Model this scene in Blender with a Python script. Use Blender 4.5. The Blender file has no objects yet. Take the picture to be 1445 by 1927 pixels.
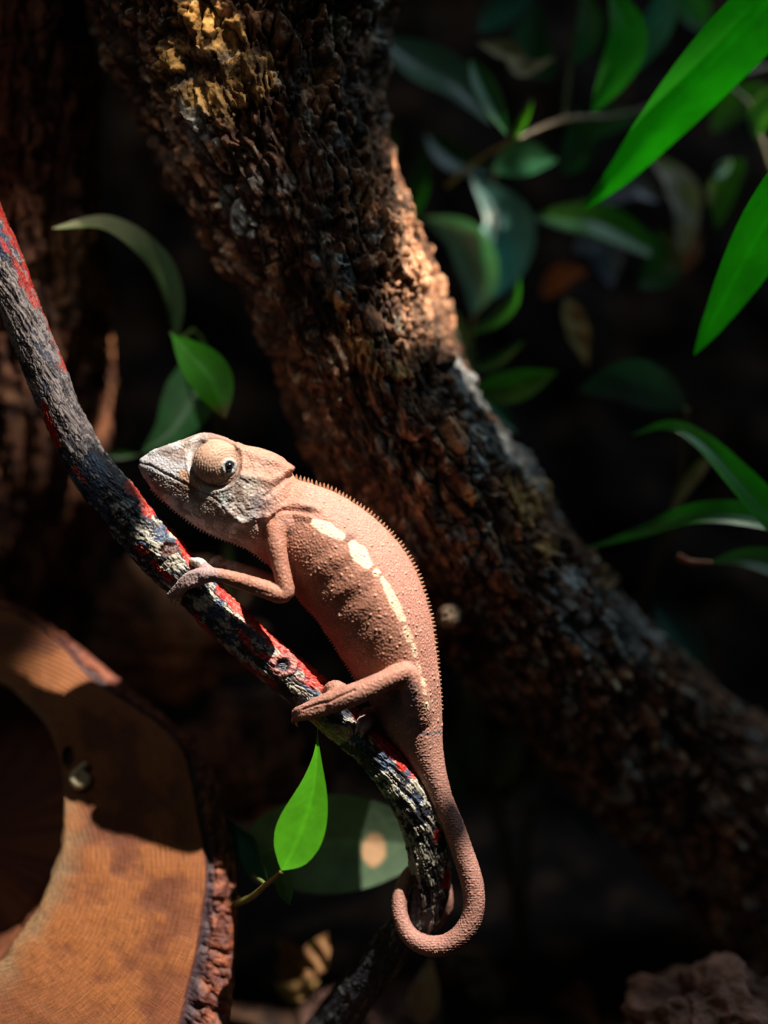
import bpy, math, random
import numpy as np
from mathutils import Vector

# ------------------------------------------------------------------ frame of the place
S = 0.00012            # one length unit used below (0.12 mm) in metres
CX, CY = 722.5, 963.5
FOV = math.radians(40.0)
DIST = CY / math.tan(FOV / 2)      # camera to the chameleon's plane, in units
Z0 = 0.150
scn = bpy.context.scene
COL = scn.collection

def U(x, y, d):
    """a sighted point at distance d behind the chameleon's plane -> unit space (u right, v down, d away)"""
    f = (DIST + d) / DIST
    return np.array([(x - CX) * f, (y - CY) * f, float(d)])
def Wd(p):             # unit space -> world metres
    return Vector((p[0] * S, p[2] * S, Z0 - p[1] * S))
def toworld(a):
    a = np.asarray(a, float)
    return np.stack([a[:, 0] * S, a[:, 2] * S, Z0 - a[:, 1] * S], 1)

# ------------------------------------------------------------------ camera, world, lights, exposure
cam_d = bpy.data.cameras.new('camera')
cam = bpy.data.objects.new('camera', cam_d); COL.objects.link(cam)
cam.location = (0, -DIST * S, Z0); cam.rotation_euler = (math.pi / 2, 0, 0)
cam_d.sensor_fit = 'VERTICAL'; cam_d.sensor_height = 24.0
cam_d.lens = 12.0 / math.tan(FOV / 2)
cam_d.clip_start = 0.005; cam_d.clip_end = 50
cam_d.dof.use_dof = True; cam_d.dof.focus_distance = DIST * S - 0.004; cam_d.dof.aperture_fstop = 1.8
scn.camera = cam
vs = scn.view_settings
vs.view_transform = 'Standard'; vs.look = 'None'; vs.gamma = 1.0; vs.use_curve_mapping = False
vs.exposure = 0.0

w = bpy.data.worlds.new('terrarium_air'); scn.world = w; w.use_nodes = True
bg = w.node_tree.nodes['Background']
bg.inputs['Color'].default_value = (0.55, 0.75, 1.0, 1); bg.inputs['Strength'].default_value = 0.007

def spot(name, target, direction, dist, power, cone, blend, color, size):
    l = bpy.data.lights.new(name, 'SPOT'); o = bpy.data.objects.new(name, l); COL.objects.link(o)
    t = Wd(U(*target)); dv = Vector(direction).normalized()
    o.location = t + dv * dist
    o.rotation_euler = (-dv).to_track_quat('-Z', 'Y').to_euler()
    l.energy = power; l.spot_size = math.radians(cone); l.spot_blend = blend
    l.color = color; l.shadow_soft_size = size
    return o
KEYDIR = (0.30, -0.31, 0.85)
spot('basking_lamp', (500, 1400, 30), KEYDIR, 0.9, 106.0, 8.3, 0.2, (1.0, 0.89, 0.78), 0.006)
spot('added_trunk_edge_spot', (790, 465, 300), (0.93, -0.05, 0.36), 0.7, 80.0, 4.5, 0.25, (1.0, 0.78, 0.60), 0.006)  # no real fixture: added beam that brightens the trunk's right edge
spot('added_trunk_top_spot', (398, 25, -45), (0.15, -0.60, 0.75), 0.6, 34.0, 1.7, 0.5, (1.0, 0.80, 0.5), 0.005)  # added narrow beam to lift the yellow patch at the trunk top
spot('added_foliage_backlight', (1420, 300, 200), (0.25, 0.35, 0.85), 0.7, 18.0, 7.5, 0.9, (0.9, 1.0, 0.85), 0.02)  # added backlight so the green blades glow, no such fitting known
spot('added_branch_top_spot', (60, 580, 0), (0.75, -0.55, 0.6), 0.7, 24, 6.5, 0.7, (1.0, 0.90, 0.84), 0.01)  # extra spot put in to light the branch's upper stretch
spot('added_vine_spot', (260, 540, 170), (-0.15, -0.65, 0.7), 0.7, 12, 4.6, 0.8, (1.0, 0.95, 0.84), 0.01)  # extra spot put in to brighten the curled leaf and its vine
def area(name, loc, aim, power, size, color):
    l = bpy.data.lights.new(name, 'AREA'); o = bpy.data.objects.new(name, l); COL.objects.link(o)
    o.location = loc; l.shape = 'RECTANGLE'; l.size = size[0]; l.size_y = size[1]
    o.rotation_euler = (Vector(aim) - Vector(loc)).to_track_quat('-Z', 'Y').to_euler()
    l.energy = power; l.color = color
    return o
area('added_cool_fill', (0.35, -0.10, 0.75), (0.02, 0.04, 0.15), 1.10, (0.30, 0.20), (0.62, 0.82, 1.0))  # cool overhead fill, added for leaf gloss and trunk tone
area('added_warm_fill', (-0.45, -0.60, 0.60), (0.0, 0.03, 0.15), 0.34, (0.35, 0.35), (1.0, 0.85, 0.72))  # warm fill from the camera side, added to lift the dim trunk

# ------------------------------------------------------------------ noise
def _h(ix, iy, iz, seed=0):
    n = (ix.astype(np.int64) * 374761393 + iy.astype(np.int64) * 668265263 + iz.astype(np.int64) * 2147483647 + seed * 974711) & 0xffffffff
    n = ((n ^ (n >> 13)) * 1274126177) & 0xffffffff
    n = ((n ^ (n >> 16)) * 2246822519) & 0xffffffff
    n = n ^ (n >> 15)
    return (n & 0xffffff) / float(0xffffff)
def vnoise(p, seed=0):
    """value noise 0..1 (quintic)"""
    p = np.asarray(p, float); i = np.floor(p).astype(np.int64); f = p - i
    f = f * f * f * (f * (f * 6 - 15) + 10)
    r = 0
    for dx in (0, 1):
        wx = f[:, 0] if dx else 1 - f[:, 0]
        for dy in (0, 1):
            wy = f[:, 1] if dy else 1 - f[:, 1]
            for dz in (0, 1):
                wz = f[:, 2] if dz else 1 - f[:, 2]
                r = r + wx * wy * wz * _h(i[:, 0] + dx, i[:, 1] + dy, i[:, 2] + dz, seed)
    return r
def fbm(p, o=4, seed=0, g=0.5):
    a, s, t, q = 1.0, 0.0, 0.0, np.asarray(p, float)
    for k in range(o):
        s = s + a * vnoise(q, seed + k * 17); t += a; a *= g; q = q * 2.03 + 11.7
    return s / t
def ridged(p, o=4, seed=0):
    a, s, t, q = 1.0, 0.0, 0.0, np.asarray(p, float)
    for k in range(o):
        s = s + a * (1 - np.abs(2 * vnoise(q, seed + k * 13) - 1)); t += a; a *= 0.5; q = q * 2.07 + 5.3
    return s / t
def cells(p, seed=0):
    """worley: F1, F2, id of nearest cell"""
    p = np.asarray(p, float); i = np.floor(p).astype(np.int64)
    f1 = np.full(len(p), 9.0); f2 = np.full(len(p), 9.0); cid = np.zeros(len(p))
    for dx in (-1, 0, 1):
        for dy in (-1, 0, 1):
            for dz in (-1, 0, 1):
                a, b, c = i[:, 0] + dx, i[:, 1] + dy, i[:, 2] + dz
                q = np.stack([a + _h(a, b, c, seed), b + _h(a, b, c, seed + 1), c + _h(a, b, c, seed + 2)], 1)
                dd = np.sqrt(((q - p) ** 2).sum(1))
                nr = dd < f1
                f2 = np.where(nr, f1, np.minimum(f2, dd)); cid = np.where(nr, _h(a, b, c, seed + 3), cid)
                f1 = np.where(nr, dd, f1)
    return f1, f2, cid
def sstep(a, b, x):
    t = np.clip((x - a) / (b - a), 0, 1); return t * t * (3 - 2 * t)
def mix(a, b, t):
    t = np.asarray(t)[:, None]; return np.asarray(a) * (1 - t) + np.asarray(b) * t

# ------------------------------------------------------------------ curves
def catmull(P, n):
    P = np.asarray(P, float); m = len(P)
    Q = np.vstack([2 * P[0] - P[1], P, 2 * P[-1] - P[-2]])
    seg = np.sqrt(((P[1:, :3] - P[:-1, :3]) ** 2).sum(1)); cum = np.concatenate([[0], np.cumsum(seg)])
    out = []
    for s in np.linspace(0, cum[-1], n):
        k = min(max(np.searchsorted(cum, s, 'right') - 1, 0), m - 2)
        t = (s - cum[k]) / max(seg[k], 1e-9)
        a, b, c, d = Q[k], Q[k + 1], Q[k + 2], Q[k + 3]
        out.append(0.5 * ((2 * b) + (c - a) * t + (2 * a - 5 * b + 4 * c - d) * t * t + (3 * b - a - 3 * c + d) * t ** 3))
    return np.array(out), cum[-1]
def frames(C, ref=(0, 0, -1.0)):
    T = np.gradient(C, axis=0); T /= np.linalg.norm(T, axis=1)[:, None] + 1e-12
    N = np.zeros_like(T); n = np.array(ref, float)
    for i in range(len(T)):
        n = n - T[i] * n.dot(T[i]); l = np.linalg.norm(n)
        n = n / l if l > 1e-6 else np.array([1.0, 0, 0]); N[i] = n
    return T, N, np.cross(T, N)
def segdist(x, y, poly):
    """distance to a polyline and position along it (0..1)"""
    best = np.full(len(x), 1e9); at = np.zeros(len(x)); m = len(poly) - 1
    for k in range(m):
        ax, ay = poly[k][:2]; bx, by = poly[k + 1][:2]
        L = (bx - ax) ** 2 + (by - ay) ** 2
        t = np.clip(((x - ax) * (bx - ax) + (y - ay) * (by - ay)) / L, 0, 1)
        dd = np.hypot(x - ax - t * (bx - ax), y - ay - t * (by - ay))
        c = dd < best; best = np.where(c, dd, best); at = np.where(c, (k + t) / m, at)
    return best, at

# ------------------------------------------------------------------ objects
def mesh_obj(name, V, F, mat=None, parent=None, colors=None, smooth=True, world=True, uv=None):
    me = bpy.data.meshes.new(name)
    P = toworld(V) if world else np.asarray(V)
    me.from_pydata([tuple(p) for p in P], [], F if isinstance(F, list) else F.tolist())
    me.update()
    if smooth: me.polygons.foreach_set('use_smooth', [True] * len(me.polygons))
    if colors is not None:
        ca = me.color_attributes.new('Col', 'FLOAT_COLOR', 'POINT')
        c = np.ones((len(P), 4)); c[:, :3] = np.clip(colors, 0, 1)
        ca.data.foreach_set('color', c.ravel())
    if uv is not None:
        ul = me.uv_layers.new(name='UVMap')
        li = np.zeros(len(me.loops), dtype=np.int64); me.loops.foreach_get('vertex_index', li)
        ul.data.foreach_set('uv', np.asarray(uv)[li].ravel())
    if mat: me.materials.append(mat)
    o = bpy.data.objects.new(name, me); COL.objects.link(o)
    if parent is not None:
        o.parent = parent; o.matrix_parent_inverse = parent.matrix_basis.inverted()
    return o
def tag(o, label=None, cat=None, group=None, kind=None):
    if label: o['label'] = label
    if cat: o['category'] = cat
    if group: o['group'] = group
    if kind: o['kind'] = kind
    return o
def empty(name, at):
    o = bpy.data.objects.new(name, None); COL.objects.link(o); o.location = Wd(at); o.empty_display_size = 0.01
    return o
def gridfaces(n, m, closed=True):
    i = np.arange(n - 1)[:, None]; j = np.arange(m if closed else m - 1)[None, :]
    j2 = (j + 1) % m
    return np.stack([(i * m + j), (i * m + j2), ((i + 1) * m + j2), ((i + 1) * m + j)], -1).reshape(-1, 4)
def tube_data(pts, nl, na, ref=(0, 0, -1.0), cap=True):
    """pts rows: u,v,d,r in unit space -> V, F, s(length), theta, centres, normals"""
    Q, L = catmull(pts, nl); C = Q[:, :3]; R = np.maximum(Q[:, 3], 0.15)
    T, N, B = frames(C, ref)
    th = np.linspace(0, 2 * math.pi, na, endpoint=False)
    nrm = N[:, None, :] * np.cos(th)[None, :, None] + B[:, None, :] * np.sin(th)[None, :, None]
    V = C[:, None, :] + nrm * R[:, None, None]
    F = gridfaces(nl, na).tolist()
    V = V.reshape(-1, 3)
    if cap:
        F.append(list(range(na))[::-1]); F.append([(nl - 1) * na + k for k in range(na)])
    s = np.repeat(np.linspace(0, L, nl), na); t = np.tile(th, nl)
    return V, F, s, t, np.repeat(C, na, 0), nrm.reshape(-1, 3)
def rounded(pts):
    """add rounded ends to a tube's point list (list of 4-vectors)"""
    p = [np.array(q, float) for q in pts]
    def end(a, b):
        d = a[:3] - b[:3]; d /= np.linalg.norm(d) + 1e-9; r = a[3]
        return [np.append(a[:3] + d * r * 0.95, r * 0.25), np.append(a[:3] + d * r * 0.7, r * 0.7), np.append(a[:3] + d * r * .35, r * .93)]
    return end(p[0], p[1]) + p + end(p[-1], p[-2])[::-1]
def UP(x, y, d, r):
    return np.append(U(x, y, d), r * (DIST + d) / DIST)
def join(parts):
    V, F, n = [], [], 0
    for v, f in parts:
        V.append(v); F += [[k + n for k in q] for q in f]; n += len(v)
    return np.vstack(V), F

# ------------------------------------------------------------------ materials
def newmat(name):
    m = bpy.data.materials.new(name); m.use_nodes = True
    nt = m.node_tree; b = nt.nodes['Principled BSDF']; return m, nt, b
def node(nt, typ, **kw):
    n = nt.nodes.new(typ)
    for k, v in kw.items(): setattr(n, k, v)
    return n
def setin(n, **kw):
    for k, v in kw.items(): n.inputs[k.replace('_', ' ')].default_value = v
def bump_chain(nt, b, specs):
    """specs: list of (height socket, strength, distance m)"""
    last = None
    for h, st, di in specs:
        bp = node(nt, 'ShaderNodeBump'); bp.inputs['Strength'].default_value = st; bp.inputs['Distance'].default_value = di
        nt.links.new(h, bp.inputs['Height'])
        if last: nt.links.new(last, bp.inputs['Normal'])
        last = bp.outputs['Normal']
    nt.links.new(last, b.inputs['Normal'])
def tex_noise(nt, scale, detail=4, rough=0.6, vec=None):
    n = node(nt, 'ShaderNodeTexNoise'); n.inputs['Scale'].default_value = scale
    n.inputs['Detail'].default_value = detail; n.inputs['Roughness'].default_value = rough
    if vec is None:
        tc = node(nt, 'ShaderNodeTexCoord'); vec = tc.outputs['Object']
    nt.links.new(vec, n.inputs['Vector']); return n
def tex_vor(nt, scale, feature='F1', vec=None):
    n = node(nt, 'ShaderNodeTexVoronoi'); n.feature = feature; n.inputs['Scale'].default_value = scale
    if vec is None:
        tc = node(nt, 'ShaderNodeTexCoord'); vec = tc.outputs['Object']
    nt.links.new(vec, n.inputs['Vector']); return n
def colour_var(nt, b, base, fac, lo, hi):
    """multiply base by lo..hi driven by fac"""
    mr = node(nt, 'ShaderNodeMapRange'); mr.inputs['From Min'].default_value = 0.3; mr.inputs['From Max'].default_value = 0.7
    mr.inputs['To Min'].default_value = lo; mr.inputs['To Max'].default_value = hi
    nt.links.new(fac, mr.inputs['Value'])
    vm = node(nt, 'ShaderNodeVectorMath', operation='SCALE')
    nt.links.new(base, vm.inputs[0]); nt.links.new(mr.outputs[0], vm.inputs['Scale'])
    return vm.outputs[0]
def attr_mat(name, rough, noise_scale, bumps, lo=0.8, hi=1.2, spec=0.4, rvar=None):
    m, nt, b = newmat(name)
    at = node(nt, 'ShaderNodeAttribute', attribute_name='Col')
    n = tex_noise(nt, noise_scale)
    c = colour_var(nt, b, at.outputs['Color'], n.outputs['Fac'], lo, hi)
    nt.links.new(c, b.inputs['Base Color'])
    b.inputs['Roughness'].default_value = rough; b.inputs['Specular IOR Level'].default_value = spec
    sp = []
    for kind, sc, st, di in bumps:
        if kind == 'n': sp.append((tex_noise(nt, sc, 5).outputs['Fac'], st, di))
        elif kind == 'v':
            v = tex_vor(nt, sc); inv = node(nt, 'ShaderNodeMath', operation='SUBTRACT'); inv.inputs[0].default_value = 1.0
            nt.links.new(v.outputs['Distance'], inv.inputs[1]); sp.append((inv.outputs[0], st, di))
    bump_chain(nt, b, sp)
    return m
def plain_mat(name, col, rough=0.6, noise_scale=400, lo=0.7, hi=1.3, bump=(600, 0.4, 0.0003), spec=0.4):
    m, nt, b = newmat(name)
    rgb = node(nt, 'ShaderNodeRGB'); rgb.outputs[0].default_value = (*col, 1)
    n = tex_noise(nt, noise_scale)
    nt.links.new(colour_var(nt, b, rgb.outputs[0], n.outputs['Fac'], lo, hi), b.inputs['Base Color'])
    b.inputs['Roughness'].default_value = rough; b.inputs['Specular IOR Level'].default_value = spec
    if bump: bump_chain(nt, b, [(tex_noise(nt, bump[0], 4).outputs['Fac'], bump[1], bump[2])])
    return m
def leaf_mat(name, rough=0.38, trans=0.45, spec=0.5):
    m, nt, b = newmat(name)
    at = node(nt, 'ShaderNodeAttribute', attribute_name='Col')
    n = tex_noise(nt, 120)
    c = colour_var(nt, b, at.outputs['Color'], n.outputs['Fac'], 0.8, 1.15)
    nt.links.new(c, b.inputs['Base Color']); b.inputs['Roughness'].default_value = rough
    b.inputs['Specular IOR Level'].default_value = spec
    tr = node(nt, 'ShaderNodeBsdfTranslucent')
    sc = node(nt, 'ShaderNodeVectorMath', operation='MULTIPLY'); sc.inputs[1].default_value = (0.8, 1.5, 0.4)
    nt.links.new(c, sc.inputs[0]); nt.links.new(sc.outputs[0], tr.inputs['Color'])
    mx = node(nt, 'ShaderNodeMixShader'); mx.inputs[0].default_value = trans
    out = nt.nodes['Material Output']
    nt.links.new(b.outputs[0], mx.inputs[1]); nt.links.new(tr.outputs[0], mx.inputs[2]); nt.links.new(mx.outputs[0], out.inputs['Surface'])
    bump_chain(nt, b, [(tex_noise(nt, 500, 3).outputs['Fac'], 0.25, 0.0003)])
    return m

M_skin = attr_mat('chameleon_skin', 0.62, 900, [('v', 1750, 0.55, 0.00022), ('n', 4000, 0.25, 0.0001)], 0.88, 1.1, 0.35)
M_bark = attr_mat('trunk_bark', 0.8, 260, [('n', 300, 0.7, 0.0011), ('v', 900, 0.5, 0.0004), ('n', 1500, 0.5, 0.0004)], 0.55, 1.5, 0.3)
M_branch = attr_mat('painted_branch_bark', 0.5, 500, [('n', 700, 0.5, 0.0004), ('v', 1500, 0.35, 0.0002)], 0.7, 1.3, 0.45)
M_leaf = leaf_mat('green_leaf')
M_gloss = leaf_mat('glossy_leaf', 0.42, 0.15, 0.5)
M_dry = leaf_mat('dry_leaf', 0.7, 0.2, 0.2)
M_stem = attr_mat('plant_stem', 0.5, 300, [('n', 600, 0.3, 0.0003)])
M_claw = plain_mat('claw_horn', (0.42, 0.30, 0.2), 0.35, 900, 0.8, 1.2, None)
M_pupil = plain_mat('pupil_black', (0.004, 0.004, 0.005), 0.08, 900, 1, 1, None, 0.8)
M_iris = plain_mat('eyelid_ring', (0.33, 0.33, 0.32), 0.5, 900, 0.8, 1.2, (3000, 0.4, 0.0001))

# ------------------------------------------------------------------ setting: ground, back bank
def sheet(name, fn, nu, nv, mat, colfn, kind='structure'):
    a, b = np.meshgrid(np.linspace(0, 1, nu), np.linspace(0, 1, nv), indexing='ij')
    V = fn(a.ravel(), b.ravel()); o = mesh_obj(name, V, gridfaces(nu, nv, False), mat, None, colfn(V))
    o['kind'] = kind; return o
M_soil = attr_mat('dark_soil', 0.9, 90, [('n', 150, 0.8, 0.003), ('n', 700, 0.5, 0.0006)], 0.4, 1.7, 0.2)
def soilcol(V):
    n = fbm(V / 90, 4, 5); k = sstep(0.52, 0.66, n)
    return mix((0.016, 0.010, 0.008), (0.085, 0.045, 0.026), k)
def ground_f(a, b):
    u = -1900 + 3800 * a; d = -900 + 2700 * b
    P = np.stack([u, 0 * u, d], 1)
    v = 1160 - 60 * fbm(P / 160, 4, 3) - 220 * sstep(300, 1500, d)
    P[:, 1] = v; return P
sheet('floor', ground_f, 240, 170, M_soil, soilcol)
def back_f(a, b):
    u = -2300 + 4600 * a; v = -1900 + 3300 * b
    P = np.stack([u, v, 0 * u], 1)
    P[:, 2] = 1750 - 170 * fbm(P / 260, 4, 9) - 60 * ridged(P / 90, 3, 4); return P
sheet('wall_back', back_f, 200, 150, M_soil, lambda V: soilcol(V) * 0.5)

# ------------------------------------------------------------------ trunks
def trunk(name, pts, nl, na, amp, colfn, seed, label, cat, rough=None, grain=80):
    V, F, s, th, C, N = tube_data(pts, nl, na)
    R = np.linalg.norm(V - C, axis=1)
    arc = th * R.mean()
    G = np.stack([np.cos(th) * R / 60, np.sin(th) * R / 60, s / 190], 1)      # stretched along the grain
    big = fbm(G * 1.0, 3, seed) - 0.5
    rg = ridged(G * 1.9, 4, seed + 3)
    wp = (fbm(V / 45, 3, seed + 8) - 0.5)[:, None] * np.array([1.6, 1.6, 1.6])
    K = np.stack([np.cos(th) * R / 34, np.sin(th) * R / 34, s / grain], 1) + wp
    f1, f2, cid = cells(K, seed + 5)
    plate = sstep(0.02, 0.30, f2 - f1)
    f1b, f2b, cidb = cells(np.stack([np.cos(th) * R / 13, np.sin(th) * R / 13, s / 21], 1) + wp * 1.2, seed + 6)
    crumb = sstep(0.02, 0.4, f2b - f1b)
    tn = fbm(G * np.array([2.2, 2.2, 1.6]), 4, seed + 9) * 9
    terr = (np.floor(tn) + sstep(0.55, 1.0, tn - np.floor(tn))) / 9
    cr = rough(V, th, s, C) if rough else 0
    h = amp * (1.3 * big + 0.8 * (rg - 0.55) + 0.38 * plate * (0.2 + cid) + (0.07 + cr) * crumb * (0.4 + cidb) + 1.5 * (terr - 0.5) - 0.2)
    V2 = V + N * h[:, None]
    f = DIST / (DIST + V2[:, 2]); px = V2[:, 0] * f + CX; py = V2[:, 1] * f + CY
    c, extra = colfn(V2, px, py, s, th, dict(rg=rg, plate=plate, cid=cid, crumb=crumb, cidb=cidb, big=big, h=h / amp))
    V2 = V2 + N * extra[:, None]
    o = mesh_obj(name, V2, F, M_bark, None, c)
    tag(o, label, cat); return o
def blobs(px, py, lst, warp):
    m = np.zeros(len(px))
    for (x, y, rx, ry, ang) in lst:
        c, s_ = math.cos(ang), math.sin(ang)
        dx = (px - x) * c + (py - y) * s_; dy = -(px - x) * s_ + (py - y) * c
        q = np.hypot(dx / rx, dy / ry) + warp
        m = np.maximum(m, 1 - sstep(0.75, 1.05, q))
    return m
def main_col(V, px, py, s, th, k):
    n1 = fbm(V / 60, 4, 21); n2 = fbm(V / 24, 3, 31); n3 = fbm(V / 120, 3, 41); n4 = fbm(V / 17, 3, 77)
    c = mix((0.045, 0.022, 0.014), (0.17, 0.085, 0.048), sstep(0.35, 0.65, n1))
    c = mix(c, (0.36, 0.17, 0.085), sstep(0.55, 0.72, n2) * 0.8)
    grey = sstep(0.56, 0.66, fbm(V / 42, 3, 51)) * sstep(0.42, 0.6, n3 + 0.00012 * (py - 500))
    c = mix(c, (0.24, 0.25, 0.23), grey * 0.75)
    spots = sstep(0.62, 0.70, n4) * sstep(0.3, 0.9, k['cidb'])
    c = mix(c, (0.44, 0.42, 0.30), spots * 0.8)
    wr = (n2 - 0.5) * 1.6
    front = (V[:, 2] < 420)
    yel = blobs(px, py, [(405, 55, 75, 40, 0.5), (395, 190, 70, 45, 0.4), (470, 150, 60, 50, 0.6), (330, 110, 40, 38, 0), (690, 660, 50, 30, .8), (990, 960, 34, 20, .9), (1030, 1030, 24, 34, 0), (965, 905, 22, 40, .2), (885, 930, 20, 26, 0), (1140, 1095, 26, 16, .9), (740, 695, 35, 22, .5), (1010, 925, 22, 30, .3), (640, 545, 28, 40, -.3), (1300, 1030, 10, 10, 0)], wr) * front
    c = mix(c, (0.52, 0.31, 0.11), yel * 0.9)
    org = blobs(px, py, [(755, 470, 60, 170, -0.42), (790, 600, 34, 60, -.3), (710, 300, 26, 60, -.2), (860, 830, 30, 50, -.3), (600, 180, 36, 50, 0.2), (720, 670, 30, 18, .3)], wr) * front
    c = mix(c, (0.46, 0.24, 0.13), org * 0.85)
    gl = blobs(px, py, [(625, 510, 38, 55, -.6), (705, 440, 26, 20, 0), (370, 240, 30, 60, -.5), (445, 400, 20, 50, -.5), (900, 1060, 30, 20, .5), (1180, 1180, 90, 40, .9), (880, 730, 26, 60, -.6), (955, 850, 40, 90, -.8), (1090, 1180, 70, 50, .8), (1060, 1100, 40, 40, 0), (900, 870, 30, 50, 0)], wr) * front
    c = mix(c, (0.34, 0.37, 0.36), gl * 0.8)
    crack = 1 - k['plate']; c = mix(c, (0.020, 0.011, 0.008), np.clip(crack * 0.8, 0, 1))
    c = c * (0.6 + 0.4 * k['cidb'] + 0.45 * k['cid'])[:, None]
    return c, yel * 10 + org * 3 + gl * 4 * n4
def orough(V, th, s, C):
    f = DIST / (DIST + V[:, 2]); px = V[:, 0] * f + CX; py = V[:, 1] * f + CY
    return 0.16 * blobs(px, py, [(755, 470, 60, 190, -0.42), (470, 170, 110, 70, .4)], (fbm(V / 24, 3, 31) - .5) * 1.6)
main = [UP(395, -330, 160, 330), UP(450, -130, 190, 335), UP(468, 60, 215, 272), UP(512, 240, 215, 215), UP(580, 400, 215, 178), UP(655, 590, 225, 162), UP(725, 770, 245, 160),
        UP(820, 930, 275, 165), UP(930, 1080, 315, 160), UP(1060, 1230, 370, 148), UP(1210, 1390, 440, 150), UP(1370, 1530, 520, 175), UP(1560, 1700, 600, 215), UP(1800, 1930, 700, 240)]
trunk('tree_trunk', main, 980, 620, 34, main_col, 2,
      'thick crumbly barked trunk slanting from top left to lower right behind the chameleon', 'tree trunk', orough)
def left_col(V, px, py, s, th, k):
    n1 = fbm(V / 70, 4, 121); n2 = fbm(V / 30, 3, 131)
    c = mix((0.045, 0.018, 0.012), (0.20, 0.085, 0.045), sstep(0.35, 0.68, n1))
    c = mix(c, (0.30, 0.15, 0.07), sstep(0.58, 0.74, n2) * 0.7)
    c = mix(c, (0.30, 0.07, 0.035), np.clip(1 - (px / 70.0), 0, 1) * 0.6 * (1 - sstep(300, 700, py)))
    return mix(c, (0.015, 0.008, 0.006), (1 - k['plate']) * 0.7), 0 * n1
leftp = [UP(20, -400, 260, 150), UP(30, -100, 280, 140), UP(45, 200, 320, 125), UP(55, 500, 390, 135), UP(60, 800, 560, 155), UP(40, 1100, 800, 160), UP(10, 1400, 900, 180), UP(0, 1800, 900, 200)]
trunk('tree_trunk', leftp, 620, 300, 30, left_col, 12,
      'dark reddish brown upright trunk at the left edge behind the striped branch', 'tree trunk', None, 190)

# knot on the trunk beside the chameleon's back
# ------------------------------------------------------------------ painted branch
Bc = [(-70, 330, 20, 40), (-25, 430, 12, 38), (14, 520, 6, 37), (52, 615, 2, 35), (92, 715, 0, 34), (134, 815, 0, 35), (180, 895, 0, 39), (245, 975, 0, 43), (305, 1045, 0, 41),
      (362, 1103, 0, 37), (430, 1172, 0, 36), (500, 1235, 0, 37), (565, 1288, 0, 37), (628, 1343, 0, 34), (690, 1400, 2, 32), (737, 1452, 6, 34), (775, 1510, 12, 35), (799, 1570, 20, 35),
      (809, 1630, 28, 32), (808, 1680, 38, 31), (790, 1728, 52, 33), (752, 1768, 76, 34), (705, 1826, 106, 34), (655, 1892, 140, 36), (600, 1965, 180, 40), (530, 2060, 235, 46)]
bp = [UP(*q) for q in Bc]
V, F, s, th, C, N = tube_data(bp, 1500, 200, ref=(0.75, -0.6, -0.3))
R = np.linalg.norm(V - C, axis=1)
tw = th + s / 240.0
G = np.stack([np.cos(tw) * 3.4, np.sin(tw) * 3.4, s / 150], 1)
f0 = DIST / (DIST + V[:, 2]); px = V[:, 0] * f0 + CX; py = V[:, 1] * f0 + CY
wpb = (fbm(V / 40, 3, 90) - 0.5)[:, None] * 1.5
G = G + wpb
wrk = ridged(G * 1.0, 4, 5); lump = fbm(V / 55, 3, 8) - 0.5
wgt = 0.5 + 0.9 * sstep(1380, 1560, py)
e1, e2, eid = cells(G * np.array([1.8, 1.8, 5.0]) + 3, 91); crk = sstep(0.0, 0.22, e2 - e1)       # crackled scaly bark
fw = fbm(V / 9, 3, 92) - 0.5
h = 6.5 * lump + 7.5 * (wrk - 0.55) * wgt + 2.0 * crk + 2.6 * fw
n1 = fbm(G * np.array([1.4, 1.4, 1.6]), 4, 60, 0.6); n2 = fbm(V / 30, 4, 61, 0.62); n3 = fbm(V / 17, 4, 62, 0.65)
c = mix((0.014, 0.015, 0.021), (0.050, 0.053, 0.070), sstep(0.4, 0.62, n3))
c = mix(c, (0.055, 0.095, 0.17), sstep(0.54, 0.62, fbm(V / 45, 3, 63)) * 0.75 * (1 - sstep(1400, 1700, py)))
frontb = V[:, 2] < C[:, 2] + 12
lvl = 0.562 - 0.05 * sstep(1420, 1460, py) * (1 - sstep(1620, 1700, py)) - 0.060 * sstep(440, 520, py) * (1 - sstep(800, 850, py)) + 0.05 * sstep(840, 870, py) * (1 - sstep(930, 960, py)) + 0.05 * sstep(1700, 1750, py)
for (x, y, rr_, k) in [(272, 1000, 26, .09), (300, 1062, 22, .08), (215, 955, 9, .12), (385, 1138, 17, .12), (445, 1165, 22, .05), (310, 1090, 18, .05), (575, 1290, 26, .03), (740, 1470, 30, .03), (500, 1215, 15, .04)]:
    lvl = lvl - k * (1 - sstep(rr_ * .6, rr_ * 1.3, np.hypot(px - x, py - y)))
pale = sstep(-0.012, 0.012, 0.5 * n1 + 0.5 * n3 - lvl)
c = mix(c, mix((0.40, 0.35, 0.31), (0.46, 0.43, 0.34), sstep(900, 1000, py)), pale * 0.9)
h += 1.5 * pale
wash = sstep(480, 560, py) * (1 - sstep(800, 860, py)) * (0.35 + 0.5 * sstep(.4, .6, n1)); c = mix(c, (0.21, 0.16, 0.145), wash * 0.6)
red = np.zeros(len(px))
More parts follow.
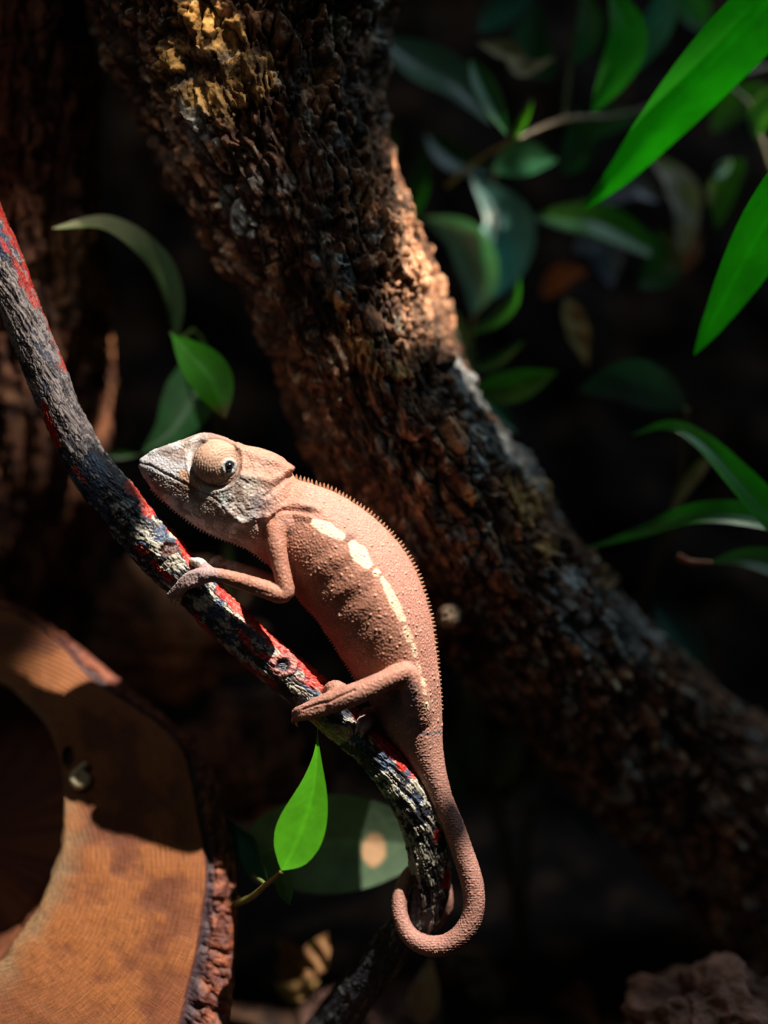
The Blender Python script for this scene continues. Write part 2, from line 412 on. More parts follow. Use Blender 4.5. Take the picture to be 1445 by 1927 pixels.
for poly, ww in [([(-10, 375), (5, 410), (42, 478), (78, 560), (105, 632), (124, 690)], 10), ([(0, 450), (25, 490), (48, 530)], 4), ([(36, 515), (52, 550), (66, 575)], 8), ([(84, 762), (94, 800), (110, 835)], 7), ([(140, 880), (160, 905)], 4),
                 ([(240, 915), (272, 938)], 8), ([(270, 945), (282, 965)], 8), ([(320, 985), (345, 1025), (368, 1068)], 11), ([(262, 1030), (276, 1042)], 6), ([(288, 1058), (320, 1088)], 4),
                 ([(420, 1108), (478, 1168), (520, 1205), (560, 1240), (612, 1290)], 16), ([(370, 1162), (400, 1198), (440, 1238), (482, 1262), (515, 1285)], 5), ([(560, 1278), (600, 1296), (618, 1292)], 5), ([(450, 1190), (480, 1228), (510, 1240)], 5),
                 ([(664, 1340), (672, 1350)], 5), ([(697, 1380), (735, 1412), (760, 1438)], 12), ([(772, 1452), (776, 1462)], 5), ([(838, 1640), (834, 1668)], 6), ([(822, 1560), (818, 1580)], 4)]:
    dd, _ = segdist(px, py, poly); red = np.maximum(red, 1 - sstep(ww - 2.5, ww + 2.5, dd + 16 * (n3 - 0.5) + 6 * fw))
red = red * frontb + (1 - frontb) * sstep(0.58, 0.62, n2) * (py < 1450)
c = mix(c, (0.50, 0.022, 0.010), red * 0.95)
c = mix(c, (0.42, 0.15, 0.10), sstep(0.52, 0.62, n1) * red * 0.5)
c = mix(c, (0.012, 0.012, 0.016), sstep(1690, 1790, py) * 0.75)  # low stretch blackened: its shade is painted into the colour
# knot hole with pink rim, tan wound under the hind foot
kd = np.hypot((px - 532) / 1.25, py - 1252) + 5 * (n3 - 0.5)
rim = (1 - sstep(4, 9, np.abs(kd - 15))) * frontb; hole = (1 - sstep(9, 13, kd)) * frontb
c = mix(c, (0.42, 0.17, 0.15), rim * 0.9); c = mix(c, (0.012, 0.012, 0.022), hole); h += 3 * rim - 6 * hole
kd2 = np.hypot((px - 318) / 1.3, py - 1035) + 8 * (n3 - 0.5)
c = mix(c, (0.06, 0.018, 0.012), (1 - sstep(11, 15, kd2)) * frontb); h += (2.5 * (1 - sstep(3, 7, np.abs(kd2 - 17))) - 3 * (1 - sstep(8, 13, kd2))) * frontb
ld, _ = segdist(px, py, [(585, 1352), (612, 1372), (652, 1380)])
tan = (1 - sstep(10, 17, ld + 9 * (n3 - 0.5))) * frontb
c = mix(c, (0.58, 0.40, 0.24), tan); h += 2 * tan
# creases
c = mix(c, (0.012, 0.010, 0.011), (1 - crk) * 0.55 + 0.0 * wrk)
V2 = V + N * h[:, None]
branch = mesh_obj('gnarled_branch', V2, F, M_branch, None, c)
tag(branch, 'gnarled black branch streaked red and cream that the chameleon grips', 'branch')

# ------------------------------------------------------------------ hollow log slice, lower left
def closed_loop(P, n):
    P = [np.array(p, float) for p in P]; m = len(P)
    out = []
    seg = [np.linalg.norm(P[(k + 1) % m] - P[k]) for k in range(m)]; L = sum(seg); cum = np.concatenate([[0], np.cumsum(seg)])
    for q in np.linspace(0, L, n, endpoint=False):
        k = min(np.searchsorted(cum, q, 'right') - 1, m - 1); t = (q - cum[k]) / seg[k]
        a, b, c_, d = P[k - 1], P[k], P[(k + 1) % m], P[(k + 2) % m]
        out.append(0.5 * ((2 * b) + (c_ - a) * t + (2 * a - 5 * b + 4 * c_ - d) * t * t + (3 * b - a - 3 * c_ + d) * t ** 3))
    return np.array(out)
outer = [(0, 1135), (63, 1162), (142, 1220), (209, 1275), (293, 1342), (364, 1409), (405, 1475), (416, 1539), (434, 1592), (441, 1650), (443, 1715), (440, 1790), (436, 1853), (429, 1927),
         (400, 2040), (310, 2160), (130, 2250), (-80, 2270), (-280, 2180), (-420, 2000), (-470, 1780), (-450, 1550), (-370, 1330), (-240, 1190), (-110, 1130)]
bound = [(0, 1148), (42, 1164), (110, 1212), (167, 1275), (240, 1325), (300, 1366), (340, 1410), (360, 1476), (371, 1539), (381, 1593), (385, 1650), (379, 1706), (366, 1790), (350, 1853), (332, 1927),
         (300, 2020), (220, 2120), (90, 2190), (-80, 2200), (-240, 2120), (-360, 1960), (-410, 1770), (-390, 1560), (-320, 1370), (-210, 1240), (-90, 1165)]
inner = [(0, 1288), (42, 1321), (84, 1367), (105, 1413), (115, 1455), (117, 1518), (113, 1593), (96, 1644), (67, 1715), (25, 1773), (0, 1811), (-60, 1850), (-150, 1860), (-230, 1800), (-270, 1700), (-280, 1580), (-250, 1450), (-180, 1340), (-90, 1285)]
CEN = np.array([-70.0, 1620.0])
def polar(P, n):       # radius as a function of angle around the middle of the log
    L = closed_loop(P, 4000) - CEN; a = np.arctan2(L[:, 1], L[:, 0]); r = np.hypot(L[:, 0], L[:, 1])
    o = np.argsort(a); a, r = a[o], r[o]
    a = np.concatenate([a - 2 * math.pi, a, a + 2 * math.pi]); r = np.tile(r, 3)
    q = np.linspace(-math.pi, math.pi, n, endpoint=False); return q, np.interp(q, a, r)
NA = 1600
ang, ro = polar(outer, NA); _, rb = polar(bound, NA); _, ri = polar(inner, NA)
def facedep(x, y): return 100 + (1600 - y) * 0.30 - (x - 300) * 0.05
rows = []          # (radius, extra depth, kind)
for k in range(26): rows.append(('in', 1 - k / 26))
for k in range(90): rows.append(('face', k / 89))
for k in range(22): rows.append(('rim', (k + 1) / 22))
for k in range(40): rows.append(('side', (k + 1) / 40))
RV, RC, RUV = [], [], []
dirs = np.stack([np.cos(ang), np.sin(ang)], 1)
circ = ang * 420
for kind, t in rows:
    if kind == 'in': r = ri - 30 * t * t + 0 * t; dz = 230 * t
    elif kind == 'face': r = ri + (rb - ri) * t; dz = 0
    elif kind == 'rim': r = rb + (ro - rb) * t; dz = 14 * t + 22 * t * t
    else: r = ro - 110 * t; dz = 36 + 220 * t
    P2 = CEN + dirs * r[:, None]
    fd = facedep(P2[:, 0], P2[:, 1])
    f = (DIST + fd) / DIST
    P = np.stack([(P2[:, 0] - CX) * f, (P2[:, 1] - CY) * f, fd + dz], 1)
    nrm = np.stack([dirs[:, 0], dirs[:, 1], 0 * ang], 1)
    q3 = np.stack([np.cos(ang) * 3, np.sin(ang) * 3, np.full(NA, t)], 1)
    if kind == 'face':
        n = fbm(np.stack([P2[:, 0] / 60, P2[:, 1] / 60, 0 * ang], 1), 4, 70)
        rr = (r / 8.0)
        warp = 2.0 * (fbm(np.stack([P2[:, 0] / 90, P2[:, 1] / 90, 0 * ang + 4], 1), 2, 75) - 0.5)
        ringl = 0.5 + 0.5 * np.sin((rr + warp) * 2 * math.pi * 0.9)
        P[:, 2] -= 1.2 * ringl + 5 * (n - 0.5)
        edge = sstep(0.965, 1.0, t + 0 * ang) 
        P[:, 2] += 8 * (1 - sstep(0, .03, t + 0 * ang))
        c = mix((0.15, 0.042, 0.012), (0.33, 0.112, 0.024), sstep(0.35, 0.65, n))
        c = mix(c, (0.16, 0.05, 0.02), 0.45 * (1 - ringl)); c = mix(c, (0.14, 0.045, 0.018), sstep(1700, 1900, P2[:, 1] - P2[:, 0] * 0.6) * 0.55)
        c = mix(c, (0.26, 0.19, 0.10), (1 - sstep(0.0, 0.22, t + 0.3 * (n - 0.5))) * 0.6)
        c = mix(c, (0.30, 0.10, 0.035), sstep(0.8, 1.0, t + 0.0 * n) * 0.5)
    elif kind == 'rim':
        n = fbm(np.stack([np.cos(ang) * 30, np.sin(ang) * 30, 0 * ang + t * 3], 1), 4, 71)
        P[:, 2] += 26 * (ridged(np.stack([np.cos(ang) * 16, np.sin(ang) * 16, 0 * ang + t * 5], 1), 4, 79) - 0.6) * min(1, t * 3) + 7 * math.exp(-((t - 0.16) / 0.15) ** 2)
        dark = np.exp(-((t - 0.17 + 0.08 * (n - 0.5)) / 0.17) ** 2)
        c = mix((0.09, 0.020, 0.010), (0.24, 0.065, 0.025), sstep(0.4, 0.65, n)); c = mix(c, (0.040, 0.020, 0.026), np.clip(dark * 1.1, 0, 1))
    elif kind == 'side':
        n = ridged(np.stack([np.cos(ang) * 24, np.sin(ang) * 24, 0 * ang + t * 3.0], 1), 4, 72); n5 = fbm(np.stack([np.cos(ang) * 60, np.sin(ang) * 60, 0 * ang + t * 5], 1), 3, 73)
        P[:, :2] += dirs * (12 * (n - 0.6) + 6 * (n5 - .5))[:, None]
        c = mix((0.10, 0.028, 0.014), (0.34, 0.13, 0.05), sstep(0.45, 0.8, n))
    else:
        n = fbm(np.stack([np.cos(ang) * 9, np.sin(ang) * 9, 0 * ang + t * 4], 1), 4, 74)
        P[:, :2] += dirs * (10 * (n - 0.5))[:, None]
        c = mix((0.10, 0.032, 0.014), (0.22, 0.075, 0.03), sstep(0.35, 0.65, n))
        c = mix(c, (0.32, 0.26, 0.17), (1 - sstep(0.0, 0.10, t + 0.12 * (n - .5))) * 0.5)
    if kind in ('face', 'in'):     # the torn dark notch on the inner edge
        nd = np.hypot((P2[:, 0] - 128) / 0.9, (P2[:, 1] - 1425) / 1.8) + 10 * (n - 0.5)
        m = (1 - sstep(10, 15, nd)) * (1 if kind == 'face' else (1 - t)); c = mix(c, (0.03, 0.014, 0.01), m); P[:, 2] += 14 * m
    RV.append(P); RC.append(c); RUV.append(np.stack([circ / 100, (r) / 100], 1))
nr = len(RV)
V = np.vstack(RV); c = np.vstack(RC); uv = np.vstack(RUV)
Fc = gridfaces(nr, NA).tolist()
# floor of the hollow
nV = len(V); Vc = np.array([[*(U(-70, 1580, 260)[:2]), 250.0]]); V = np.vstack([V, Vc]); c = np.vstack([c, [[0.10, 0.035, 0.016]]]); uv = np.vstack([uv, [[0, 0]]])
Fc += [[nV, (j + 1) % NA, j] for j in range(NA)]
M_wood, nt, b = newmat('cut_wood')
at = node(nt, 'ShaderNodeAttribute', attribute_name='Col'); uvn = node(nt, 'ShaderNodeUVMap')
mp = node(nt, 'ShaderNodeMapping'); mp.inputs['Scale'].default_value = (1.2, 14, 1); nt.links.new(uvn.outputs[0], mp.inputs['Vector'])
ng = tex_noise(nt, 2.2, 4, 0.6, mp.outputs[0])
mp2 = node(nt, 'ShaderNodeMapping'); mp2.inputs['Scale'].default_value = (16, 1.6, 1); nt.links.new(uvn.outputs[0], mp2.inputs['Vector'])
ng2 = tex_noise(nt, 2.2, 3, 0.6, mp2.outputs[0])
cc = colour_var(nt, b, at.outputs['Color'], ng.outputs['Fac'], 0.62, 1.3); cc = colour_var(nt, b, cc, ng2.outputs['Fac'], 0.8, 1.2)
nt.links.new(cc, b.inputs['Base Color']); b.inputs['Roughness'].default_value = 0.62
bump_chain(nt, b, [(ng.outputs['Fac'], 0.5, 0.0005), (ng2.outputs['Fac'], 0.35, 0.0003), (tex_noise(nt, 2500, 3).outputs['Fac'], 0.3, 0.0002)])
log = empty('hollow_log', U(0, 1700, 100))
tag(log, 'thick hollow log with orange brown sawn end, lower left', 'log')
cut = (26 + 90 - 1) * NA
for nm, fs in (('sawn_wood', Fc[:cut] + Fc[-NA:]), ('bark', Fc[cut:-NA])):
    used = np.unique(np.array([k for f in fs for k in f])); inv = np.full(len(V), -1); inv[used] = np.arange(len(used))
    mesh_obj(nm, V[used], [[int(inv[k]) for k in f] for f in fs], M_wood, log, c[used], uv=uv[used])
log.children[1]['label'] = 'dark red brown splintery bark'
# pale fungus curl stuck by the torn notch
fd = facedep(148, 1470)
V, F, *_ = tube_data(rounded([UP(160, 1437, fd - 6, 5), UP(150, 1447, fd - 9, 7), UP(140, 1462, fd - 10, 11), UP(150, 1474, fd - 11, 13), UP(162, 1466, fd - 10, 10), UP(155, 1456, fd - 12, 6)]), 60, 20)
c = mix((0.50, 0.28, 0.06), (0.62, 0.56, 0.36), sstep(1440, 1458, V[:, 1] + CY))
fz = mesh_obj('bracket_fungus', V, F, M_stem, None, c); tag(fz, "small curled pale cream growth on the hollow log's inner edge", 'fungus')

# ------------------------------------------------------------------ chameleon
sec = []    # Tx,Ty,Bx,By,thick,depth,keel
H = [(263, 866, 262, 876, 5), (268, 860, 266, 890, 14), (290, 847, 286, 919, 24), (320, 835, 313, 946, 33), (350, 825, 341, 969, 41), (384, 814, 373, 991, 47), (419, 821, 406, 1009, 52),
     (452, 836, 438, 1021, 56), (485, 842, 464, 1032, 57), (515, 852, 486, 1046, 55), (540, 868, 504, 1062, 53), (556, 900, 517, 1077, 53), (588, 911, 531, 1092, 60), (640, 932, 550, 1112, 68),
     (694, 967, 572, 1139, 75), (737, 1008, 591, 1160, 80), (767, 1047, 607, 1180, 83), (791, 1097, 623, 1206, 83), (806, 1145, 641, 1233, 78), (816, 1192, 656, 1257, 71), (822, 1240, 674, 1286, 61),
     (828, 1286, 694, 1318, 51), (831, 1330, 714, 1360, 42), (832, 1366, 736, 1393, 35), (833, 1402, 758, 1418, 29), (838, 1443, 783, 1456, 24), (846, 1478, 802, 1488, 21)]
for (a, b_, c_, d_, t) in H: sec.append([a, b_, c_, d_, t, 0.0])
tail = [(831, 1503, 20.5, 0), (852, 1553, 20.5, -2), (868, 1597, 20.5, -5), (880, 1632, 21, -8), (889, 1665, 21, -10), (892, 1700, 20, -12), (886, 1731, 20, -13), (872, 1755, 20, -13), (853, 1771, 19.5, -12), (830, 1780, 19.3, -10),
        (808, 1780, 19, -7), (785, 1772, 18, -3), (768, 1757, 16.5, 3), (758, 1738, 15, 9), (752, 1716, 14.5, 17), (752, 1690, 14, 27), (758, 1665, 13.5, 40), (770, 1645, 13, 58), (788, 1632, 12.5, 76), (808, 1632, 12.2, 84), (827, 1648, 12, 82),
        (838, 1672, 11.5, 76), (841, 1700, 11, 78), (834, 1724, 10.5, 88), (818, 1743, 9.5, 104), (797, 1752, 8.5, 118), (776, 1745, 7, 122), (762, 1725, 5.5, 120), (760, 1705, 3.5, 116)]
na = 96
# head/body sections -> rings
S1 = np.array(sec)
def loft(parts):
    rings = []; th = np.linspace(0, 2 * math.pi, na, endpoint=False); ct, st = np.cos(th), np.sin(th)
    for (Tx, Ty, Bx, By, t, d) in parts:
        Tp, Bp = U(Tx, Ty, d), U(Bx, By, d); Cc = (Tp + Bp) / 2; Uv = (Tp - Bp) / 2
        kk = float(np.clip((560 - Tx) / 60, 0, 1)); lowr = np.clip(-ct * 2 + 0.4, 0, 1) * kk
        sq = np.sign(st) * np.abs(st) ** (1 - 0.48 * lowr)
        w_ = t * sq * (1 - 0.30 * np.clip(ct, 0, 1) ** 2 - 0.12 * np.clip(-ct, 0, 1) ** 2)
        rings.append(Cc + ct[:, None] * Uv + w_[:, None] * np.array([0, 0, -1.0]))
    return rings
Hs, _ = catmull(np.array([[*r[:4], r[4], r[5]] for r in sec]), 220)
rings = loft(Hs)
tp = np.array([UP(x, y, d, r) for x, y, r, d in tail])
Q, _ = catmull(tp, 330); T_, N_, B_ = frames(Q[:, :3], ref=(0.9, 0.3, 0))
# match orientation: first tail ring angle 0 lies on the dorsal (right) side
for i in range(len(Q)):
    th = np.linspace(0, 2 * math.pi, na, endpoint=False)
    nn = N_[i] ; bb = B_[i]
    if i == 0:
        sgn = 1 if bb.dot(np.array([0, 0, -1.0])) > 0 else -1
    rings.append(Q[i, :3] + (np.cos(th)[:, None] * nn + sgn * np.sin(th)[:, None] * bb) * Q[i, 3])
VB = np.vstack(rings); FB = gridfaces(len(rings), na).tolist()
FB.append(list(range(na))[::-1]); FB.append([(len(rings) - 1) * na + k for k in range(na)])
def limb(pts, nl=60, n=28):
    V, F, *_ = tube_data(rounded([UP(*p) for p in pts]), nl, n); return V, F
def ball(x, y, d, rx, ry, rz, n=32, m=20):
    c0 = U(x, y, d); V = []
    for i in range(m + 1):
        p = math.pi * i / m
        for j in range(n):
            q = 2 * math.pi * j / n
            V.append(c0 + np.array([rx * math.sin(p) * math.cos(q), ry * math.sin(p) * math.sin(q), rz * math.cos(p)]))
    return np.array(V), gridfaces(m + 1, n).tolist()
parts = [(VB, FB)]
EYE = (405, 871)
for sgn in (-1, 1):
    parts.append(ball(EYE[0], EYE[1], sgn * 34, 45, 45, 36))
# near fore leg
parts.append(limb([(535, 985, -38, 26), (520, 1003, -56, 21), (521, 1030, -66, 18.5), (528, 1065, -72, 16.5), (535, 1095, -74, 16), (538, 1113, -74, 16.5), (528, 1119, -75, 17), (505, 1111, -75, 17), (475, 1101, -73, 16), (445, 1091, -70, 14.5), (418, 1084, -67, 13), (400, 1082, -64, 13.5), (385, 1083, -61, 14)]))
# near hand: outer bundle of toes wrapping down over the branch, inner bundle over the top
for k, off in enumerate((-7, 0, 8)):
    parts.append(limb([(395, 1083 + off * 0.3, -61, 10), (372, 1086 + off, -59, 9.5), (350, 1095 + off * 0.9, -54, 8.5), (336 + off * 0.5, 1110 + off * 0.4, -46, 7.5), (328 + off * 1.2, 1122 + off * .2, -36, 6.5)], 40, 20))
for off in (-5, 5):
    parts.append(limb([(398, 1078, -56, 10), (384 + off * .3, 1067, -48, 9), (373 + off, 1059 , -34, 8), (364 + off, 1056, -16, 7), (356 + off, 1062, 2, 6)], 40, 20))
# far fore leg
parts.append(limb([(520, 1010, 30, 24), (528, 1055, 42, 16), (532, 1092, 46, 14), (515, 1094, 46, 13), (485, 1083, 44, 12.5), (455, 1073, 40, 12.5), (430, 1066, 36, 12.5), (412, 1062, 28, 11)]))
for off in (-6, 1, 8):
    parts.append(limb([(425, 1062 + off * .6, 32, 7), (410, 1058 + off, 20, 7), (399, 1064 + off * .8, 8, 6), (393, 1076 + off * .3, 0, 5)], 30, 16))
# near hind leg
parts.append(limb([(782, 1345, -14, 34), (780, 1315, -34, 29), (772, 1285, -52, 23), (764, 1266, -62, 19.5), (745, 1271, -69, 19), (715, 1285, -75, 19.5), (685, 1299, -78, 20.5), (655, 1311, -77, 21), (630, 1322, -73, 19)], 80))
for off, ln in ((-8, 0), (4, 2)):
    parts.append(limb([(650, 1314 + off, -74, 14), (620, 1326 + off, -70, 13.5), (595, 1336 + off * .9, -63, 12), (573, 1342 + off * .8, -54, 10.5), (557 + ln, 1346 + off * .8, -42, 8), (556 + ln, 1352 + off * .6, -28, 6)], 50, 22))
parts.append(limb([(648, 1302, -66, 13), (622, 1313, -64, 13), (596, 1324, -58, 11.5), (573, 1333, -50, 9), (560, 1339, -40, 7)], 50, 22))
parts.append(limb([(648, 1306, -58, 15), (632, 1297, -50, 17), (624, 1298, -34, 15), (612, 1308, -14, 12)], 40, 24))
# far hind leg
parts.append(limb([(775, 1330, 18, 26), (745, 1338, 36, 20), (720, 1345, 36, 16), (702, 1346, 18, 16), (692, 1347, -6, 16), (687, 1352, -20, 14)], 60))
parts.append(limb([(692, 1350, -10, 12), (684, 1356, -24, 12), (677, 1366, -33, 8), (673, 1374, -36, 5)], 30, 20))
parts.append(limb([(694, 1352, -12, 12), (692, 1360, -26, 11), (686, 1372, -36, 7), (682, 1379, -38, 4.5)], 30, 20))
V, F = join(parts)
tmp = mesh_obj('tmp_body', V, F, None, None, world=False)
import bmesh
bm = bmesh.new(); bm.from_mesh(tmp.data); bmesh.ops.recalc_face_normals(bm, faces=bm.faces); bm.to_mesh(tmp.data); bm.free()
md = tmp.modifiers.new('r', 'REMESH'); md.mode = 'VOXEL'; md.voxel_size = 1.45; md.adaptivity = 0
dg = bpy.context.evaluated_depsgraph_get(); me2 = bpy.data.meshes.new_from_object(tmp.evaluated_get(dg))
nv = len(me2.vertices); V = np.zeros(nv * 3); me2.vertices.foreach_get('co', V); V = V.reshape(-1, 3)
ne = len(me2.edges); E = np.zeros(ne * 2, dtype=np.int64); me2.edges.foreach_get('vertices', E); E = E.reshape(-1, 2)
F2 = [list(p.vertices) for p in me2.polygons]
bpy.data.objects.remove(tmp)
deg = np.bincount(E.ravel(), minlength=nv).astype(float)[:, None]
def lap(V, it, k=0.5):
    for _ in range(it):
        A = np.zeros_like(V)
        for ax in range(3):
            A[:, ax] = np.bincount(E[:, 0], V[E[:, 1], ax], nv) + np.bincount(E[:, 1], V[E[:, 0], ax], nv)
        V = V + k * (A / deg - V)
    return V
for _ in range(7): V = lap(V, 1, 0.6); V = lap(V, 1, -0.25)
V = lap(V, 3, 0.5)
def normals(V):
    Fa = np.array([f if len(f) == 4 else f + f[-1:] for f in F2])
    n = np.cross(V[Fa[:, 2]] - V[Fa[:, 0]], V[Fa[:, 3]] - V[Fa[:, 1]])
    N = np.zeros_like(V)
    for k in range(4):
        for ax in range(3): N[:, ax] += np.bincount(Fa[:, k], n[:, ax], nv)
    return N / (np.linalg.norm(N, axis=1)[:, None] + 1e-12)
N = normals(V)
if (N * (V - V.mean(0))).sum(1).mean() < 0: N = -N
f0 = DIST / (DIST + V[:, 2]); X = V[:, 0] * f0 + CX; Y = V[:, 1] * f0 + CY; Dp = V[:, 2]
near = Dp < 0; aD = np.abs(Dp)
# which vertices belong to a leg (sighted well outside the trunk's own thickness)
def inellipse(x, y, rx, ry): return np.hypot((X - x) / rx, (Y - y) / ry)
arm, _ = segdist(X, Y, [(520, 1000), (528, 1065), (538, 1116), (505, 1112), (418, 1084), (385, 1083), (332, 1120)])
leg, _ = segdist(X, Y, [(764, 1266), (715, 1285), (655, 1311), (600, 1332), (556, 1348)])
isleg = ((leg < 24) & (Dp < -40)); isarm = ((arm < 22) & (Dp < -40))
limbm = (isleg | isarm).astype(float)
far = (Dp > 25) & (X < 540) & (Y > 1040) & (X > 380)
# --- shape details
h = np.zeros(nv)
er = np.hypot(X - EYE[0], Y - EYE[1])
side = (aD > 22)
h -= 5.5 * np.exp(-((er - 46) / 3.2) ** 2) * side
h += 1.4 * np.exp(-((er - 53) / 4.0) ** 2) * side
a_e = np.arctan2(Y - 878, X - 431); re2 = np.hypot(X - 431, Y - 878)
h += 0.45 * np.sin(re2 * 1.25) * (er < 43) * sstep(14, 20, re2) * side                       # rings of folds round the eyelid
h += 2.2 * np.exp(-((re2 - 12) / 3.0) ** 2) * side * (er < 44)
h -= 3.0 * (re2 < 8) * side
mouth = [(262, 871), (285, 877), (300, 886), (320, 896), (345, 909), (372, 923), (399, 934), (414, 946), (422, 959), (437, 974), (449, 984)]
dm, tm = segdist(X, Y, mouth)
h -= 1.7 * np.exp(-(dm / 1.8) ** 2) * (1 - 0.5 * tm)
h += 0.7 * np.exp(-((dm - 6) / 3.5) ** 2) * (X < 460)
for poly, hh, ww in [([(285, 852), (320, 846), (362, 830), (384, 822)], 5.0, 6), ([(446, 842), (480, 858), (515, 868), (543, 884)], 6.5, 9), ([(543, 884), (527, 897), (506, 905), (480, 900), (455, 895)], 4.5, 8),
                     ([(449, 984), (470, 978), (500, 970)], 3.0, 7), ([(500, 975), (530, 955), (560, 948), (600, 960)], 4.0, 7), ([(488, 1000), (510, 975), (540, 966), (585, 975)], 3.5, 6), ([(417, 953), (440, 975), (460, 984)], 3, 6)]:
    dd, _ = segdist(X, Y, poly); h += hh * np.exp(-(dd / ww) ** 2) * (aD > 8)
for poly, hh, ww in [([(549, 892), (525, 912), (500, 935), (490, 965), (488, 1000)], 4.0, 6), ([(495, 985), (530, 962), (580, 962)], 3.0, 4), ([(500, 1010), (497, 990), (515, 972)], 3.0, 4),
                     ([(667, 1299), (640, 1310), (620, 1320), (595, 1326), (570, 1335)], 3.6, 2.6), ([(472, 905), (450, 920), (440, 945)], 2.0, 6),
                     ([(400, 1090), (440, 1098), (480, 1110), (510, 1118)], 1.2, 3)]:
    dd, _ = segdist(X, Y, poly); h -= hh * np.exp(-(dd / ww) ** 2) * (aD > 8)
# rib-like folds down the flank
flank = sstep(560, 610, X) * (1 - sstep(1230, 1310, Y)) * sstep(1010, 1060, Y) * (1 - limbm)
tfl = (X * 0.62 + Y * 0.78)
h += 1.9 * np.sin(((X - 560) * 0.55 + (Y - 1080) * 0.83 + 26 * (fbm(V / 45, 3, 88) - .5)) / 52.0 * 2 * math.pi) * flank * (1 - sstep(650, 740, X))
# skin granules
f1, f2, cid = cells(V / 6.2, 3); gran = sstep(0.0, 0.5, f2 - f1)
h += 0.75 * gran * (er > 46)
g1, g2, gid = cells(V / 17.0, 9); cheek = ((X > 420) & (X < 520) & (Y > 870) & (Y < 975)).astype(float)
h += 0.9 * sstep(0, 0.35, g2 - g1) * cheek
t1, t2, tid = cells(V / 13.0, 14); tub = (1 - sstep(0.12, 0.26, t1)) * (tid > 0.25) * sstep(540, 600, X) * (1 - limbm * 0.6) * (1 - sstep(1380, 1440, Y))
h += 1.7 * tub
# tail rows
rows_ = np.sin(np.hypot(X - 800, Y - 1640) * 0.9) * 0.0
ar_ = np.sin(Y * 1.35 + 2 * np.sin(X * 0.03)); h += 0.25 * ar_ * (Y > 1420)
V = V + N * h[:, None]
# --- skin colours, with some shade painted in
n1 = fbm(V / 40, 3, 201); n2 = fbm(V / 14, 3, 202); n3 = fbm(V / 7, 2, 203); n4 = fbm(V / 24, 3, 204)
c = mix((0.37, 0.185, 0.118), (0.47, 0.245, 0.158), sstep(0.35, 0.65, n1))
c = mix(c, (0.50, 0.28, 0.215), sstep(0.45, 0.7, n2) * 0.5)
# back is pinker and paler, flank is browner
dors = [(600, 930), (660, 975), (715, 1020), (750, 1070), (775, 1130), (790, 1190), (800, 1260)]
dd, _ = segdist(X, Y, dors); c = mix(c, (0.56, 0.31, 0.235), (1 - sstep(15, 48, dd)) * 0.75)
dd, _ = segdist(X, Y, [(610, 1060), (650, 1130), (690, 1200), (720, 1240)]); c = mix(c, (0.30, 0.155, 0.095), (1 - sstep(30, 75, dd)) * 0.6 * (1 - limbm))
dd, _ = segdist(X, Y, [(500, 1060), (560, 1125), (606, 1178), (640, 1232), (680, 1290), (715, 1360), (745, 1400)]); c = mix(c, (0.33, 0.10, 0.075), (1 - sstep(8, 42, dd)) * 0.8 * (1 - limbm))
c = mix(c, (0.43, 0.27, 0.21), sstep(1240, 1330, Y) * 0.6); c = mix(c, (0.40, 0.235, 0.185), sstep(1400, 1480, Y) * 0.7)
tl = sstep(1440, 1500, Y)
c = mix(c, (0.30, 0.165, 0.13), tl * sstep(0.52, 0.64, n4) * 0.5)
c = mix(c, c * 0.72, gran * 0 + (1 - gran) * 0.9)
c = mix(c, (0.60, 0.38, 0.27), tub * 0.7)
c = c * np.array([1.0, 0.87, 0.88])
# head
hd = (1 - sstep(470, 560, X + 0.35 * (Y - 900))) * (1 - limbm)
hc = mix((0.36, 0.30, 0.26), (0.58, 0.52, 0.48), sstep(0.38, 0.62, n4))
hc = mix(hc, (0.20, 0.125, 0.09), sstep(0.50, 0.60, n2) * 0.7)
hc = mix(hc, (0.46, 0.24, 0.16), (1 - sstep(25, 60, segdist(X, Y, [(440, 840), (500, 865), (540, 885)])[0])) * 0.85)
hc = mix(hc, (0.55, 0.56, 0.60), (1 - sstep(12, 26, segdist(X, Y, [(266, 864), (300, 874), (350, 890)])[0])) * 0.7)
hc = mix(hc, (0.50, 0.52, 0.54), (1 - sstep(8, 20, segdist(X, Y, [(290, 845), (330, 832)])[0])) * 0.5)
hc = mix(hc, (0.48, 0.50, 0.46), (1 - sstep(8, 20, inellipse(0, 0, 1, 1) * 0 + np.hypot(X - 388, Y - 922))) * 0.7)
hc = mix(hc, (0.62, 0.34, 0.18), (1 - sstep(5, 13, segdist(X, Y, [(345, 893), (368, 912)])[0] + 5 * (n2 - .5))) * 0.85)
hc = mix(hc, (0.17, 0.10, 0.075), (1 - sstep(6, 16, segdist(X, Y, [(345, 915), (360, 922)])[0] + 9 * (n2 - .5))) * 0.8)
hc = mix(hc, (0.20, 0.125, 0.095), (1 - sstep(8, 20, segdist(X, Y, [(405, 950), (425, 975)])[0] + 9 * (n2 - .5))) * 0.6)
hc = mix(hc, (0.16, 0.11, 0.09), (1 - sstep(6, 15, segdist(X, Y, [(312, 850), (335, 860)])[0] + 12 * (n2 - .5))) * 0.6)
